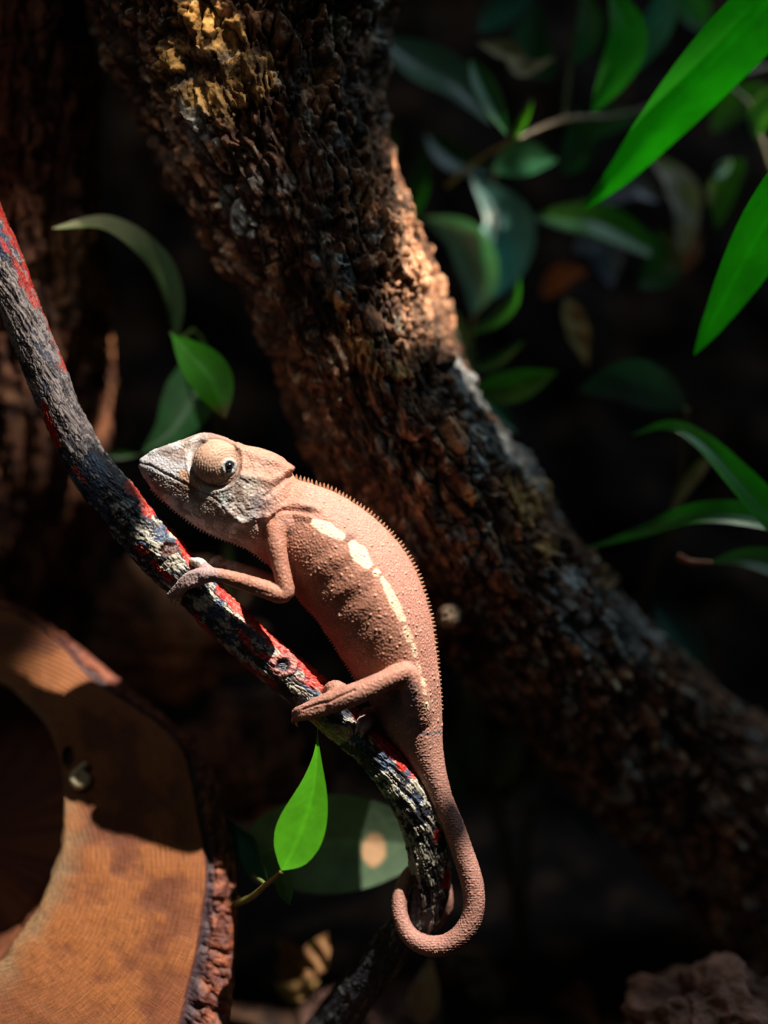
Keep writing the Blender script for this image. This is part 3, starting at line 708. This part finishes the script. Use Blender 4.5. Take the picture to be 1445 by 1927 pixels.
for (x, y, r, col, k) in [(495, 950, 26, (0.20, 0.25, 0.28), 0.85), (515, 958, 18, (0.24, 0.30, 0.34), 0.8), (478, 972, 20, (0.30, 0.35, 0.37), .8), (455, 955, 22, (0.60, 0.50, 0.44), 0.6), (497, 930, 12, (0.66, 0.55, 0.50), 0.75), (420, 940, 16, (0.40, 0.44, 0.44), .8), (540, 897, 10, (0.16, 0.17, 0.17), .7), (525, 905, 12, (0.20, 0.2, 0.2), .6),
                       (452, 925, 14, (0.24, 0.15, 0.11), .6), (470, 915, 20, (0.42, 0.37, 0.30), .6), (490, 995, 18, (0.22, 0.22, 0.23), .6)]:
    q = np.hypot(X - x, Y - y) + 12 * (n2 - 0.5); hc = mix(hc, col, (1 - sstep(r * 0.5, r * 1.15, q)) * k)
ec = mix((0.40, 0.24, 0.165), (0.52, 0.33, 0.23), sstep(0.3, 0.7, n1)); ec = mix(ec, (0.27, 0.19, 0.14), (1 - sstep(-25, 25, (Y - 878) * -1 + (X - 405) * 0.3)) * 0.35)  # eye turret, lower left darkened as painted shade
hc = mix(hc, ec, (er < 45) * 1.0)
hc = mix(hc, (0.44, 0.46, 0.45), (1 - sstep(12, 17, re2)) * (er < 46)); hc = mix(hc, (0.12, 0.07, 0.055), np.exp(-((er - 46) / 2.2) ** 2) * 0.75)
hc = mix(hc, (0.08, 0.05, 0.045), np.exp(-(dm / 1.7) ** 2) * (1 - tm) * 0.85)
hc = mix(hc, hc * 0.78, (1 - gran) * (er > 46) * 0.9)
chk = sstep(0, 0.3, g2 - g1); hc = mix(hc, hc * 0.75, (1 - chk) * cheek * 0.8)
c = mix(c, hc, hd)
# dark marks behind the shoulder
for (x, y, rx, ry, k) in [(578, 960, 16, 9, .6), (530, 985, 16, 8, .75), (545, 1000, 16, 10, .55), (541, 1031, 7, 5, .8), (560, 985, 14, 8, .4), (650, 1012, 18, 9, .5), (690, 1080, 10, 6, .3), (665, 1008, 10, 6, .4), (735, 1108, 8, 8, .2)]:
    q = np.hypot((X - x) / rx, (Y - y) / ry) + 0.9 * (n2 - 0.5); c = mix(c, (0.11, 0.055, 0.04), (1 - sstep(0.5, 1.25, q)) * k * (1 - limbm))
for (x, y, rx, ry, k) in [(755, 1325, 30, 30, .55), (778, 1360, 16, 14, .85), (775, 1300, 12, 34, .4), (800, 1380, 28, 4, .6), (824, 1378, 9, 4, .8), (772, 1425, 12, 26, .35)]:  # grey-blue vent patches, with the hind leg's cast shadow painted in
    q = np.hypot((X - x) / rx, (Y - y) / ry) + 0.9 * (n2 - 0.5); c = mix(c, (0.13, 0.13, 0.145), (1 - sstep(0.6, 1.15, q)) * k * (1 - limbm))
# forefoot greyer
c = mix(c, (0.33, 0.27, 0.28), limbm * (1 - sstep(395, 430, X)) * 0.7)
c = mix(c, (0.36, 0.34, 0.36), (1 - sstep(10, 17, np.hypot(X - 684, Y - 1360))) * (Dp < 0) * .8)
# cream lateral line
cream = np.zeros(nv)
for (x1, y1, r1, x2, y2, r2) in [(592, 983, 7, 612, 994, 12), (612, 994, 12, 640, 1008, 9), (664, 1026, 8, 676, 1042, 16), (676, 1042, 16, 692, 1062, 8), (708, 1077, 7, 709, 1078, 7), (719, 1089, 4, 733, 1115, 8), (733, 1115, 8, 748, 1145, 8), (748, 1145, 7, 758, 1165, 6),
                                 (763, 1184, 6, 770, 1202, 7), (778, 1216, 5, 781, 1232, 5), (784, 1250, 5, 788, 1262, 5), (795, 1278, 4, 797, 1288, 4), (803, 1325, 4, 804, 1332, 4), (798, 1300, 3, 799, 1304, 3)]:
    L = (x2 - x1) ** 2 + (y2 - y1) ** 2; t = np.clip(((X - x1) * (x2 - x1) + (Y - y1) * (y2 - y1)) / L, 0, 1)
    q = np.hypot(X - x1 - t * (x2 - x1), Y - y1 - t * (y2 - y1)) - (r1 + (r2 - r1) * t) + 5 * (n2 - 0.5)
    k = 1.0 if y1 < 1170 else 0.65
    cream = np.maximum(cream, (1 - sstep(-1.5, 2.5, q)) * k)
c = mix(c, mix((0.74, 0.55, 0.38), (0.80, 0.66, 0.43), sstep(0.4, 0.6, n1)), cream * (1 - limbm))
body_root = empty('chameleon', U(560, 1288, 0))
tag(body_root, 'small pinkish brown chameleon climbing the streaked branch, tail curled round it', 'chameleon')
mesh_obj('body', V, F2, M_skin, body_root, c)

# eyes (near and far)
for sgn in (-1, 1):
    sel = (re2 < 10) & ((Dp * sgn) > 20)
    ez = (np.abs(V[sel][:, 2]).max() if sel.any() else 66)
    EB, EF = ball(430.6, 877.8, sgn * (ez - 7), 8.2, 8.6, 8.2, 28, 18)
    eo = mesh_obj('eye', EB, EF, M_pupil, body_root); eo['label'] = 'black glossy pupil'

def cone(base, tip, r, n=7, curve=None):
    base = np.array(base, float); tip = np.array(tip, float); ax = tip - base; L = np.linalg.norm(ax); ax /= L
    a = np.array([0, 0, 1.0]); a = a - ax * a.dot(ax); a /= np.linalg.norm(a); b = np.cross(ax, a); V = []; F = []
    lv = [(-0.25, 1.0), (0.15, 0.95), (0.55, 0.6), (0.85, 0.28), (1.0, 0.04)]
    for t, q in lv:
        for k in range(n):
            w_ = 2 * math.pi * k / n; V.append(base + ax * L * t + (a * math.cos(w_) * 0.7 + b * math.sin(w_)) * r * q)
    F = gridfaces(len(lv), n).tolist(); F.append([(len(lv) - 1) * n + k for k in range(n)])
    return np.array(V), F
def crest(name, poly, spacing, hfun, lean, mat, colr, label, inset=2.0, side=1):
    P = np.array([[*U(x, y, 0)] for x, y in poly]); Q, L = catmull(P, 600)
    Tn = np.gradient(Q, axis=0); Tn /= np.linalg.norm(Tn, axis=1)[:, None]
    n = int(L / spacing); ps = []; rnd = random.Random(5)
    for i in range(n):
        k = int((i + 0.5) / n * 599); t = Tn[k]; nn = np.array([t[1], -t[0], 0]) * side
        hh = hfun(i / (n - 1)) * rnd.uniform(0.85, 1.12)
        b_ = Q[k] - nn * inset; ps.append(cone(b_, b_ + nn * (hh + inset) + t * lean * hh, min(spacing * 0.52, hh * .6 + 1)))
    V, F = join(ps); n3_ = fbm(V / 12, 2, 5)
    o = mesh_obj(name, V, F, mat, body_root, mix(colr, np.array(colr) * 0.6, n3_)); o['label'] = label; return o
crest('dorsal_crest', [(554, 900), (588, 911), (615, 919), (642, 932), (669, 948), (696, 967), (723, 991), (739, 1008), (755, 1027), (769, 1047), (782, 1070), (793, 1097), (802, 1123), (808, 1145), (814, 1168), (818, 1199), (822, 1231), (825, 1260), (829, 1299), (831, 1340)],
      7.8, lambda t: 9.0 - 5.0 * t, -0.25, M_skin, (0.36, 0.17, 0.09), 'row of small orange brown spines along the back', 3.0)
crest('gular_crest', [(284, 917), (297, 931), (320, 951), (340, 967), (365, 986), (390, 1000), (414, 1011), (439, 1020), (464, 1031), (482, 1043), (502, 1060)],
      6.2, lambda t: 7.0 - 3.4 * abs(t - 0.4), 0.1, M_skin, (0.42, 0.33, 0.27), 'row of tiny pale spines under the chin', 2.5, -1)
crest('belly_crest', [(530, 1090), (550, 1112), (572, 1139), (591, 1160), (607, 1180), (623, 1206), (641, 1233), (656, 1257), (672, 1284)],
      6.0, lambda t: 4.6, 0.2, M_skin, (0.40, 0.13, 0.10), 'row of tiny reddish spines under the belly', 2.5, -1)
def claw(p0, p1, p2, r):
    V, F, *_ = tube_data([UP(*p0, r), UP(*p1, r * .75), UP(*p2, r * 0.15)], 14, 10); mesh_obj('claw', V, F, M_claw, body_root)
claw((326, 1122, -40), (322, 1129, -33), (322, 1135, -24), 3); claw((333, 1124, -42), (329, 1133, -36), (330, 1139, -27), 3); claw((341, 1124, -41), (338, 1134, -36), (340, 1140, -28), 3)
claw((397, 1062, 0), (392, 1068, -6), (391, 1075, -8), 2.4); claw((404, 1066, 4), (399, 1073, -3), (399, 1080, -6), 2.4); claw((411, 1070, 6), (408, 1077, 0), (407, 1083, -4), 2.4)
claw((674, 1371, -38), (670, 1377, -39), (668, 1384, -37), 3.2); claw((683, 1377, -40), (680, 1384, -41), (677, 1390, -38), 3.2)
claw((554, 1348, -36), (550, 1355, -28), (551, 1362, -18), 3.5); claw((559, 1355, -32), (557, 1362, -25), (560, 1368, -15), 3.5)

# ------------------------------------------------------------------ leaves
GREEN = (0.05, 0.30, 0.02)
def leaf(parent, pts, width, col, mat=None, tilt=0.0, fold=0.18, prof=(0.8, 1.0), name='leaf', nl=40, nw=13, tipcol=None, tip0=0.78, curl=0.0, wav=0.0, seed=0, toward=(0, 0, -1.0)):
    P = np.array([U(*p) for p in pts]); Q, L = catmull(P, nl)
    T = np.gradient(Q, axis=0); T /= np.linalg.norm(T, axis=1)[:, None]
    W_ = width / 2 * (DIST + P[:, 2].mean()) / DIST
    t = np.linspace(0, 1, nl); a, b = prof
    w_ = (np.sin(math.pi * t ** a) ** b) * W_ ; w_ = np.maximum(w_, 0.6)
    V = []; cs = []
    q = np.linspace(-1, 1, nw)
    for i in range(nl):
        s0 = np.cross(T[i], np.array(toward)); s0 /= np.linalg.norm(s0) + 1e-9
        nn = np.cross(s0, T[i]); nn *= np.sign(-nn[2]) if abs(nn[2]) > 1e-6 else 1
        tl_ = tilt + curl * (t[i] - 0.5)
        sd = s0 * math.cos(tl_) + nn * math.sin(tl_); up_ = nn * math.cos(tl_) - s0 * math.sin(tl_)
        for x in q:
            V.append(Q[i] + sd * x * w_[i] + up_ * (abs(x) ** 1.3 * fold * w_[i] * 2 - fold * w_[i] + wav * w_[i] * math.sin(t[i] * 17 + x * 2 + seed)))
            cc = np.array(col) * (1.22 if abs(x) < 0.09 else 1.0)
            if tipcol is not None: cc = cc * (1 - sstep(tip0, 1.0, t[i])) + np.array(tipcol) * sstep(tip0, 1.0, t[i])
            cs.append(cc)
    V = np.array(V); c = np.array(cs); n_ = fbm(V / 25, 3, 7 + seed); vein = 0.5 + 0.5 * np.sin((np.repeat(t, nw) * 22 + np.tile(np.abs(q), nl) * 4.0) * 2 * math.pi / 2)
    c = c * (0.82 + 0.36 * n_ + 0.05 * vein)[:, None]
    return mesh_obj(name, V, gridfaces(nl, nw, False), mat or M_leaf, parent, c)
def stem(parent, pts, col=(0.10, 0.16, 0.03), name='stem', n=40):
    V, F, *_ = tube_data([UP(*p) for p in pts], n, 12); return mesh_obj(name, V, F, M_stem, parent, np.tile(np.array(col), (len(V), 1)) * (0.7 + 0.6 * fbm(V / 15, 3, 2))[:, None])

# grass-like plant on the right with long bright blades
pl = empty('bladed_plant', U(1560, 1200, 300)); tag(pl, 'plant with long bright green strap leaves reaching in from the right edge', 'plant')
leaf(pl, [(1560, -110, 90), (1445, 10, 110), (1340, 120, 130), (1240, 235, 160), (1165, 325, 190), (1096, 396, 215)], 128, (0.018, 0.31, 0.008), tilt=0.35, prof=(0.62, 0.75), fold=0.12)
leaf(pl, [(1560, 240, 60), (1470, 380, 80), (1410, 480, 110), (1350, 590, 140), (1306, 668, 160)], 122, (0.022, 0.27, 0.008), tilt=0.3, prof=(0.66, 0.8))
leaf(pl, [(1620, 1120, 120), (1470, 985, 140), (1390, 900, 160), (1320, 830, 190), (1260, 800, 220), (1190, 818, 250)], 70, (0.03, 0.27, 0.012), tilt=-0.3, prof=(0.6, 0.9))
leaf(pl, [(1640, 1080, 160), (1500, 995, 170), (1400, 968, 185), (1300, 968, 200), (1210, 1000, 230), (1096, 1034, 260)], 58, (0.035, 0.24, 0.02), tilt=-0.5, prof=(0.6, 0.9))
leaf(pl, [(1600, 1090, 200), (1480, 1066, 200), (1400, 1050, 210), (1330, 1060, 220)], 62, (0.07, 0.20, 0.06), tilt=-0.4, prof=(0.8, 1.0))
stem(pl, [(1340, 1060, 220, 5), (1300, 1058, 225, 6), (1275, 1048, 230, 8)], (0.30, 0.09, 0.03))
stem(pl, [(1660, 1500, 320, 16), (1640, 1250, 260, 14), (1640, 1080, 160, 12), (1600, 600, 120, 12), (1570, 240, 70, 11), (1570, -120, 90, 9)], (0.06, 0.18, 0.03))

# glossy broad-leaved shrub behind the trunk
sh = empty('glossy_shrub', U(1000, 1050, 700)); tag(sh, 'shrub of dark glossy pointed leaves behind the slanting trunk, upper right', 'shrub')
TEAL = (0.07, 0.26, 0.25)
LV = [([(892, 592, 480), (905, 520, 475), (870, 445, 470), (797, 408, 475)], 80, TEAL, .3, M_gloss), ([(925, 560, 490), (945, 480, 490), (950, 410, 490), (888, 335, 480)], 110, TEAL, -.3, M_gloss),
      ([(715, 70, 420), (790, 120, 410), (860, 160, 400), (925, 235, 390)], 110, (0.028, 0.075, 0.03), .5, M_gloss), ([(885, 110, 360), (915, 170, 350), (955, 255, 345)], 48, (0.02, 0.15, 0.03), .2, M_leaf),
      ([(968, 262, 340), (985, 225, 335), (1003, 190, 330)], 18, (0.12, 0.36, 0.02), 0, M_leaf), ([(930, 320, 420), (985, 300, 410), (1050, 300, 420)], 70, (0.03, 0.17, 0.07), .2, M_gloss),
      ([(1003, 408, 480), (1070, 412, 490), (1140, 420, 500), (1275, 500, 520)], 70, (0.035, 0.17, 0.015), .25, M_leaf), ([(1150, -20, 330), (1180, 60, 330), (1160, 130, 340), (1112, 215, 360)], 78, (0.02, 0.22, 0.015), .2, M_leaf),
      ([(1262, -30, 430), (1235, 50, 430), (1195, 135, 440)], 60, (0.03, 0.14, 0.09), .2, M_gloss), ([(893, 735, 380), (960, 728, 360), (1048, 700, 350)], 62, (0.07, 0.26, 0.015), -.2, M_leaf),
      ([(900, 740, 390), (935, 775, 385), (972, 815, 380)], 34, (0.025, 0.19, 0.08), .2, M_gloss), ([(880, 628, 380), (930, 605, 375), (965, 570, 370), (978, 520, 370)], 26, (0.03, 0.20, 0.03), .2, M_leaf),
      ([(888, 695, 390), (935, 680, 385), (988, 640, 380)], 24, (0.04, 0.18, 0.03), .2, M_leaf), ([(825, 560, 400), (850, 620, 395), (890, 700, 390)], 52, (0.012, 0.085, 0.02), .3, M_gloss),
      ([(1290, 768, 330), (1240, 735, 330), (1180, 715, 335), (1086, 735, 350)], 90, (0.03, 0.085, 0.08), .35, M_gloss), ([(1230, 1140, 480), (1280, 1200, 490), (1345, 1300, 510)], 60, (0.03, 0.09, 0.07), .2, M_gloss),
      ([(700, 210, 420), (730, 250, 420), (742, 310, 430)], 44, (0.02, 0.10, 0.03), .2, M_leaf), ([(800, 250, 520), (860, 300, 520), (940, 330, 530)], 60, (0.012, 0.07, 0.02), .2, M_leaf),
      ([(1040, 150, 560), (1000, 90, 560), (1010, 0, 570)], 70, (0.015, 0.10, 0.03), .2, M_leaf), ([(900, 60, 560), (950, 20, 560), (1010, -20, 560)], 60, (0.015, 0.09, 0.05), .2, M_gloss),
      ([(1060, 330, 500), (1090, 280, 500), (1085, 200, 500)], 60, (0.012, 0.09, 0.03), .2, M_leaf), ([(1090, 260, 520), (1150, 230, 520), (1215, 215, 520)], 50, (0.03, 0.12, 0.03), .2, M_leaf),
      ([(1340, 250, 520), (1390, 190, 520), (1445, 160, 520)], 60, (0.05, 0.13, 0.02), .2, M_leaf), ([(1200, 540, 480), (1250, 500, 480), (1240, 430, 480)], 70, (0.02, 0.08, 0.02), .2, M_leaf),
      ([(1400, 300, 480), (1360, 350, 480), (1350, 430, 490)], 60, (0.04, 0.11, 0.015), .2, M_leaf), ([(770, 420, 480), (790, 350, 480), (800, 260, 490)], 36, (0.015, 0.10, 0.02), .2, M_leaf),
      ([(1080, 120, 450), (1110, 60, 450), (1100, -20, 460)], 50, (0.02, 0.13, 0.03), .2, M_leaf), ([(1330, 60, 560), (1300, 0, 560), (1310, -60, 560)], 60, (0.02, 0.12, 0.03), .2, M_leaf),
      ([(1420, 260, 430), (1440, 200, 430), (1500, 150, 430)], 50, (0.05, 0.15, 0.02), .2, M_leaf), ([(1130, 380, 560), (1190, 350, 560), (1240, 380, 560)], 60, (0.10, 0.09, 0.13), .2, M_gloss),
      ([(1080, 470, 520), (1130, 460, 520), (1150, 540, 520)], 84, (0.11, 0.13, 0.24), .3, M_gloss), ([(1350, 335, 470), (1362, 318, 470), (1375, 298, 470)], 26, (0.5, 0.75, 0.8), .5, M_gloss)]  # bluish and pale cyan leaves: glints painted in as leaf colour
for i, (p, wd, cl, ti, mt) in enumerate(LV): leaf(sh, p, wd, cl, mt, tilt=ti, seed=i, prof=(0.85, 0.9))
BR = (0.07, 0.09, 0.025)
stem(sh, [(885, 760, 500, 6), (888, 690, 495, 5), (890, 600, 490, 4), (930, 330, 500, 4), (968, 262, 490, 4), (1000, 190, 500, 3)], BR)
stem(sh, [(1000, 1150, 700, 12), (900, 800, 420, 8), (880, 700, 400, 6), (820, 540, 410, 4)], BR)
stem(sh, [(968, 262, 345, 4), (1060, 225, 430, 5), (1180, 215, 480, 5), (1330, 160, 500, 6), (1480, 120, 520, 6)], (0.06, 0.055, 0.025))
stem(sh, [(840, 350, 460, 4), (900, 300, 420, 4), (968, 262, 345, 3)], (0.10, 0.12, 0.03))
stem(sh, [(1290, 768, 330, 4), (1292, 800, 350, 5), (1270, 960, 480, 7), (1200, 1150, 650, 10)], (0.09, 0.08, 0.03))
stem(sh, [(1375, 165, 470, 4), (1410, 200, 450, 5), (1430, 260, 440, 5), (1470, 380, 450, 6)], (0.10, 0.12, 0.05))
stem(sh, [(1100, -40, 470, 4), (1075, 100, 460, 4), (1060, 230, 440, 4)], BR)

# vine leaves at the left
vi = empty('climbing_vine', U(250, 900, 500)); tag(vi, 'vine with a curled pale edged leaf and a small bright green leaf, between the trunks', 'vine')
leaf(vi, [(330, 640, 260), (322, 560, 240), (285, 485, 215), (200, 425, 190), (98, 430, 150)], 70, (0.055, 0.10, 0.045), M_leaf, tilt=-0.9, prof=(0.9, 0.75), fold=0.25, tipcol=(0.55, 0.56, 0.32), tip0=0.45)
leaf(vi, [(322, 628, 190), (352, 660, 180), (396, 712, 170), (424, 788, 165)], 82, (0.055, 0.34, 0.012), M_leaf, tilt=0.25, prof=(1.15, 0.9), tipcol=(0.22, 0.17, 0.06))
leaf(vi, [(375, 640, 300), (372, 720, 290), (330, 800, 280), (268, 850, 280)], 110, (0.03, 0.13, 0.035), M_gloss, tilt=-0.3)
leaf(vi, [(200, 858, 300), (230, 856, 300), (262, 856, 300)], 16, (0.05, 0.22, 0.01), M_leaf)
stem(vi, [(322, 628, 190, 4), (338, 640, 260, 4), (380, 640, 300, 5), (420, 900, 420, 7), (440, 1200, 560, 9)], (0.05, 0.09, 0.02))
stem(vi, [(262, 856, 300, 2), (320, 840, 330, 3), (400, 860, 400, 4)], (0.05, 0.12, 0.02))

# seedling by the log
sd = empty('seedling', U(430, 1760, 120)); tag(sd, 'seedling with one bright spear leaf and a broad leaf with a painted spot of light beside the log', 'plant')
leaf(sd, [(530, 1638, -95), (555, 1590, -92), (583, 1510, -82), (595, 1440, -70), (598, 1368, -56)], 92, (0.10, 0.46, 0.012), M_leaf, tilt=0.15, prof=(0.56, 1.7), fold=0.12)
def ovate(sdp):
    lf = leaf(sdp, [(452, 1618, 190), (530, 1596, 185), (640, 1586, 180), (740, 1588, 178), (812, 1600, 176)], 196, (0.17, 0.27, 0.16), M_gloss, tilt=-0.15, prof=(0.92, 0.62), fold=0.06, nl=120, nw=61, seed=4)
    return lf
big = ovate(sd)
me = big.data; P = np.zeros(len(me.vertices) * 3); me.vertices.foreach_get('co', P); P = P.reshape(-1, 3)
q = DIST / (DIST + P[:, 1] / S); bx = P[:, 0] / S * q + CX; by = (Z0 - P[:, 2]) / S * q + CY
cc = np.zeros(len(P) * 4); me.color_attributes['Col'].data.foreach_get('color', cc); cc = cc.reshape(-1, 4)
m = 1 - sstep(0.75, 1.1, np.hypot((bx - 703) / 26, (by - 1600) / 34) + 0.5 * (fbm(np.stack([bx, by, 0 * bx], 1) / 14, 2, 3) - .5) * 0.5)  # pool of warm light on the broad leaf, painted into its colour
cc[:, :3] = mix(cc[:, :3], (0.95, 0.58, 0.33), m); me.color_attributes['Col'].data.foreach_set('color', cc.ravel())
leaf(sd, [(528, 1640, -90), (536, 1670, -70), (545, 1704, -50)], 34, (0.06, 0.22, 0.08), M_gloss, tilt=0.3)
leaf(sd, [(505, 1660, 0), (470, 1600, 120), (420, 1540, 180)], 70, (0.015, 0.10, 0.06), M_gloss, tilt=0.4)
stem(sd, [(428, 1705, 110, 7), (470, 1690, 50, 6), (500, 1665, -20, 5), (530, 1640, -94, 4)], (0.16, 0.17, 0.03))
stem(sd, [(500, 1665, -20, 4), (470, 1640, 130, 5), (452, 1618, 190, 5)], (0.13, 0.18, 0.05))
stem(sd, [(428, 1705, 110, 7), (380, 1760, 160, 8), (340, 1900, 250, 10), (330, 2000, 320, 11)], (0.12, 0.10, 0.03))

# shady plant under the trunk
un = empty('shade_plant', U(980, 1650, 700)); tag(un, 'dim grey green leafy plant in the shadow under the slanting trunk', 'plant')
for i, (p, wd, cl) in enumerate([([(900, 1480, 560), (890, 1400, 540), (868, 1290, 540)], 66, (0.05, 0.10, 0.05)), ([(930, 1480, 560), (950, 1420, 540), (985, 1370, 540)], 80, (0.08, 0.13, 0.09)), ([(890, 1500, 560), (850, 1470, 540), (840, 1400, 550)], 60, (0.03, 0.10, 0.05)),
                               ([(950, 1510, 560), (1010, 1490, 540), (1070, 1500, 540)], 50, (0.06, 0.10, 0.13)), ([(1060, 1500, 560), (1100, 1530, 540), (1130, 1590, 540)], 44, (0.05, 0.08, 0.13)), ([(960, 1500, 580), (1020, 1450, 560), (1070, 1440, 560)], 40, (0.09, 0.10, 0.05))]):
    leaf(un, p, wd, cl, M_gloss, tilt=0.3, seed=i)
stem(un, [(900, 1480, 560, 5), (930, 1530, 580, 6), (980, 1750, 680, 9), (1000, 1900, 760, 10)], BR)
stem(un, [(930, 1480, 560, 5), (940, 1520, 570, 6), (980, 1750, 680, 8)], BR); stem(un, [(1060, 1500, 560, 5), (1000, 1530, 580, 6), (980, 1750, 680, 8)], BR)

# dry leaves
DL = [([(540, 1850, 330), (550, 1800, 320), (520, 1765, 320)], 62, (0.30, 0.15, 0.07), 'dry orange leaf below the seedling, left one of two touching leaves'),
      ([(575, 1840, 325), (600, 1790, 310), (616, 1755, 310)], 60, (0.38, 0.20, 0.09), 'dry orange leaf below the seedling, right one of two touching leaves'),
      ([(520, 1850, 360), (555, 1862, 350), (600, 1845, 350)], 46, (0.36, 0.22, 0.08), 'dry yellowish leaf just beneath the two orange leaves'),
      ([(785, 1930, 330), (800, 1870, 300), (812, 1800, 290)], 62, (0.40, 0.31, 0.20), 'upright pale tan dead leaf below the curled tail'),
      ([(940, 1900, 420), (900, 1830, 400), (850, 1790, 390)], 70, (0.12, 0.12, 0.09), 'dull grey dead leaf right of the pale tan leaf'),
      ([(1060, 1960, 480), (1085, 1900, 460), (1090, 1840, 450)], 90, (0.26, 0.12, 0.08), 'reddish brown dead leaf at the bottom, between tail and bark chunk'),
      ([(480, 1560, 420), (500, 1535, 410), (535, 1520, 410)], 36, (0.34, 0.15, 0.07), 'small rusty leaf behind the upper edge of the broad leaf'),
      ([(1345, 1620, 560), (1320, 1600, 540), (1295, 1612, 540)], 44, (0.40, 0.19, 0.10), 'small pinkish dry leaf under the right end of the trunk'),
      ([(1222, 295, 520), (1270, 340, 525), (1290, 400, 530), (1278, 500, 540)], 66, (0.30, 0.26, 0.22), 'hanging grey beige withered leaf behind the big bright blade'),
      ([(1345, 850, 340), (1300, 900, 330), (1252, 975, 330)], 30, (0.22, 0.15, 0.07), 'narrow brown withered blade between the two green blades at right'),
      ([(900, 80, 420), (960, 100, 400), (985, 130, 390), (1045, 108, 400)], 46, (0.25, 0.19, 0.10), 'crumpled tan dead leaf caught in the shrub, near the top'),
      ([(1065, 560, 460), (1085, 620, 450), (1105, 690, 450)], 50, (0.20, 0.14, 0.05), 'dull ochre withered leaf hanging in the dark gap below the shrub'),
      ([(1020, 560, 560), (1060, 520, 550), (1110, 510, 550)], 50, (0.34, 0.12, 0.05), 'rust coloured dead leaf behind the blue grey leaf'),
      ([(1440, 1700, 420), (1425, 1740, 410), (1460, 1770, 410)], 30, (0.55, 0.16, 0.04), 'bright rusty scrap of leaf at the right edge low down'),
      ([(1310, 420, 600), (1290, 480, 600), (1230, 530, 600)], 44, (0.26, 0.10, 0.05), 'dim reddish dead leaf below the hanging beige leaf')]
for i, (p, wd, cl, lb) in enumerate(DL):
    o = leaf(None, p, wd, cl, M_dry, tilt=0.3, fold=0.2, wav=0.12, name='dry_leaf', seed=20 + i)
    tag(o, lb, 'leaf')
# pebble-like wood chips of litter on the ground
rnd = random.Random(4)
def chunk(name, x, y, d, r, col, seed, label, cat, sq=(1, .7, .8), nu=48, nv=32, parent=None, rough=0.35):
    V, F = ball(x, y, d, r * sq[0], r * sq[1], r * sq[2], nu, nv); c0 = U(x, y, d)
    N_ = V - c0; n = fbm(V / (r * 0.45), 4, seed); rg = ridged(V / (r * 0.5), 4, seed + 1)
    V = c0 + N_ * (1 + rough * 1.6 * (n - 0.5) + rough * (rg - 0.6))[:, None]
    c = mix(np.array(col) * 0.35, np.array(col) * 1.3, sstep(0.4, 0.7, rg * .5 + n * .5))
    o = mesh_obj(name, V, F, M_bark, parent, c); tag(o, label, cat); return o
chunk('bark_chunk', 1360, 1930, 200, 190, (0.26, 0.13, 0.09), 3, 'rough lump of reddish grey bark in the bottom right corner', 'bark', (1.0, 0.62, .7), 200, 140, None, 0.5)
chunk('bark_chunk', 1400, 1640, 520, 130, (0.10, 0.045, 0.025), 9, 'dark brown lump under the right end of the slanting trunk', 'bark', (0.9, 1.3, .8), 140, 100, None, 0.4)
chunk('bark_chunk', 700, 1920, 420, 120, (0.07, 0.035, 0.026), 13, 'dull brown lump behind the lowest stretch of the streaked branch', 'bark', (1.2, 0.7, .8), 120, 80, None, 0.4)
chunk('bark_chunk', 330, 1180, 620, 150, (0.11, 0.055, 0.03), 17, 'dark brown lump in the shadow between hollow log and branch', 'bark', (1.2, 1.0, .8), 120, 80, None, 0.4)
chunk('bark_chunk', 480, 1420, 560, 150, (0.08, 0.045, 0.035), 23, 'dark grey brown lump behind the tip of the bright spear leaf', 'bark', (1.3, 0.9, .8), 120, 80, None, 0.4)
chunk('knot', 846, 1160, 130, 24, (0.30, 0.22, 0.15), 31, "small round brown knob on the trunk right beside the chameleon's back", 'knot', (1, 1.1, 1), 40, 30, None, 0.12)

# leafy twig added unseen above the frame to block the lamp's light
KD = np.array([KEYDIR[0], -KEYDIR[2], KEYDIR[1]]); KD /= np.linalg.norm(KD)
LAMP = U(500, 1400, 30) + KD * 0.9 / S
def above(x, y, d, k):            # the point of the lamp's ray to a sighted point, at share k of the way up
    p = U(x, y, d); q = p + (LAMP - p) * k; f = DIST / (DIST + q[2]); return (q[0] * f + CX, q[1] * f + CY, q[2])
tw_ = empty('added_shade_twig', U(300, -900, -900)); tag(tw_, 'leafy twig added unseen above the frame to block light from trunk and log', 'light_blocker')
SH = [((770, 1650, 20), (790, 1760, 60), (700, 1900, 150), 70), ((840, 1160, 150), (1000, 1300, 150), (1150, 1500, 200), 300), ((760, 640, 70), (910, 860, 120), (1080, 1180, 190), 250), ((650, 650, 50), (765, 860, 80), (860, 1100, 120), 130), ((400, -100, -60), (560, 200, 0), (725, 560, 70), 290),
      ((-80, 1480, 250), (-60, 1620, 220), (-60, 1800, 200), 200), ((-60, 2000, -100), (60, 1930, -80), (150, 1800, -60), 120)]
for k_, (a_, b_, c_, wd) in enumerate(SH):
    P3 = [above(*q, 0.33) for q in (a_, b_, c_)]
    f_ = DIST / (DIST + P3[1][2])
    leaf(tw_, P3, wd * 0.67 * f_, (0.04, 0.2, 0.02), M_leaf, tilt=0.0, prof=(1.0, 0.5), seed=k_, toward=KD)
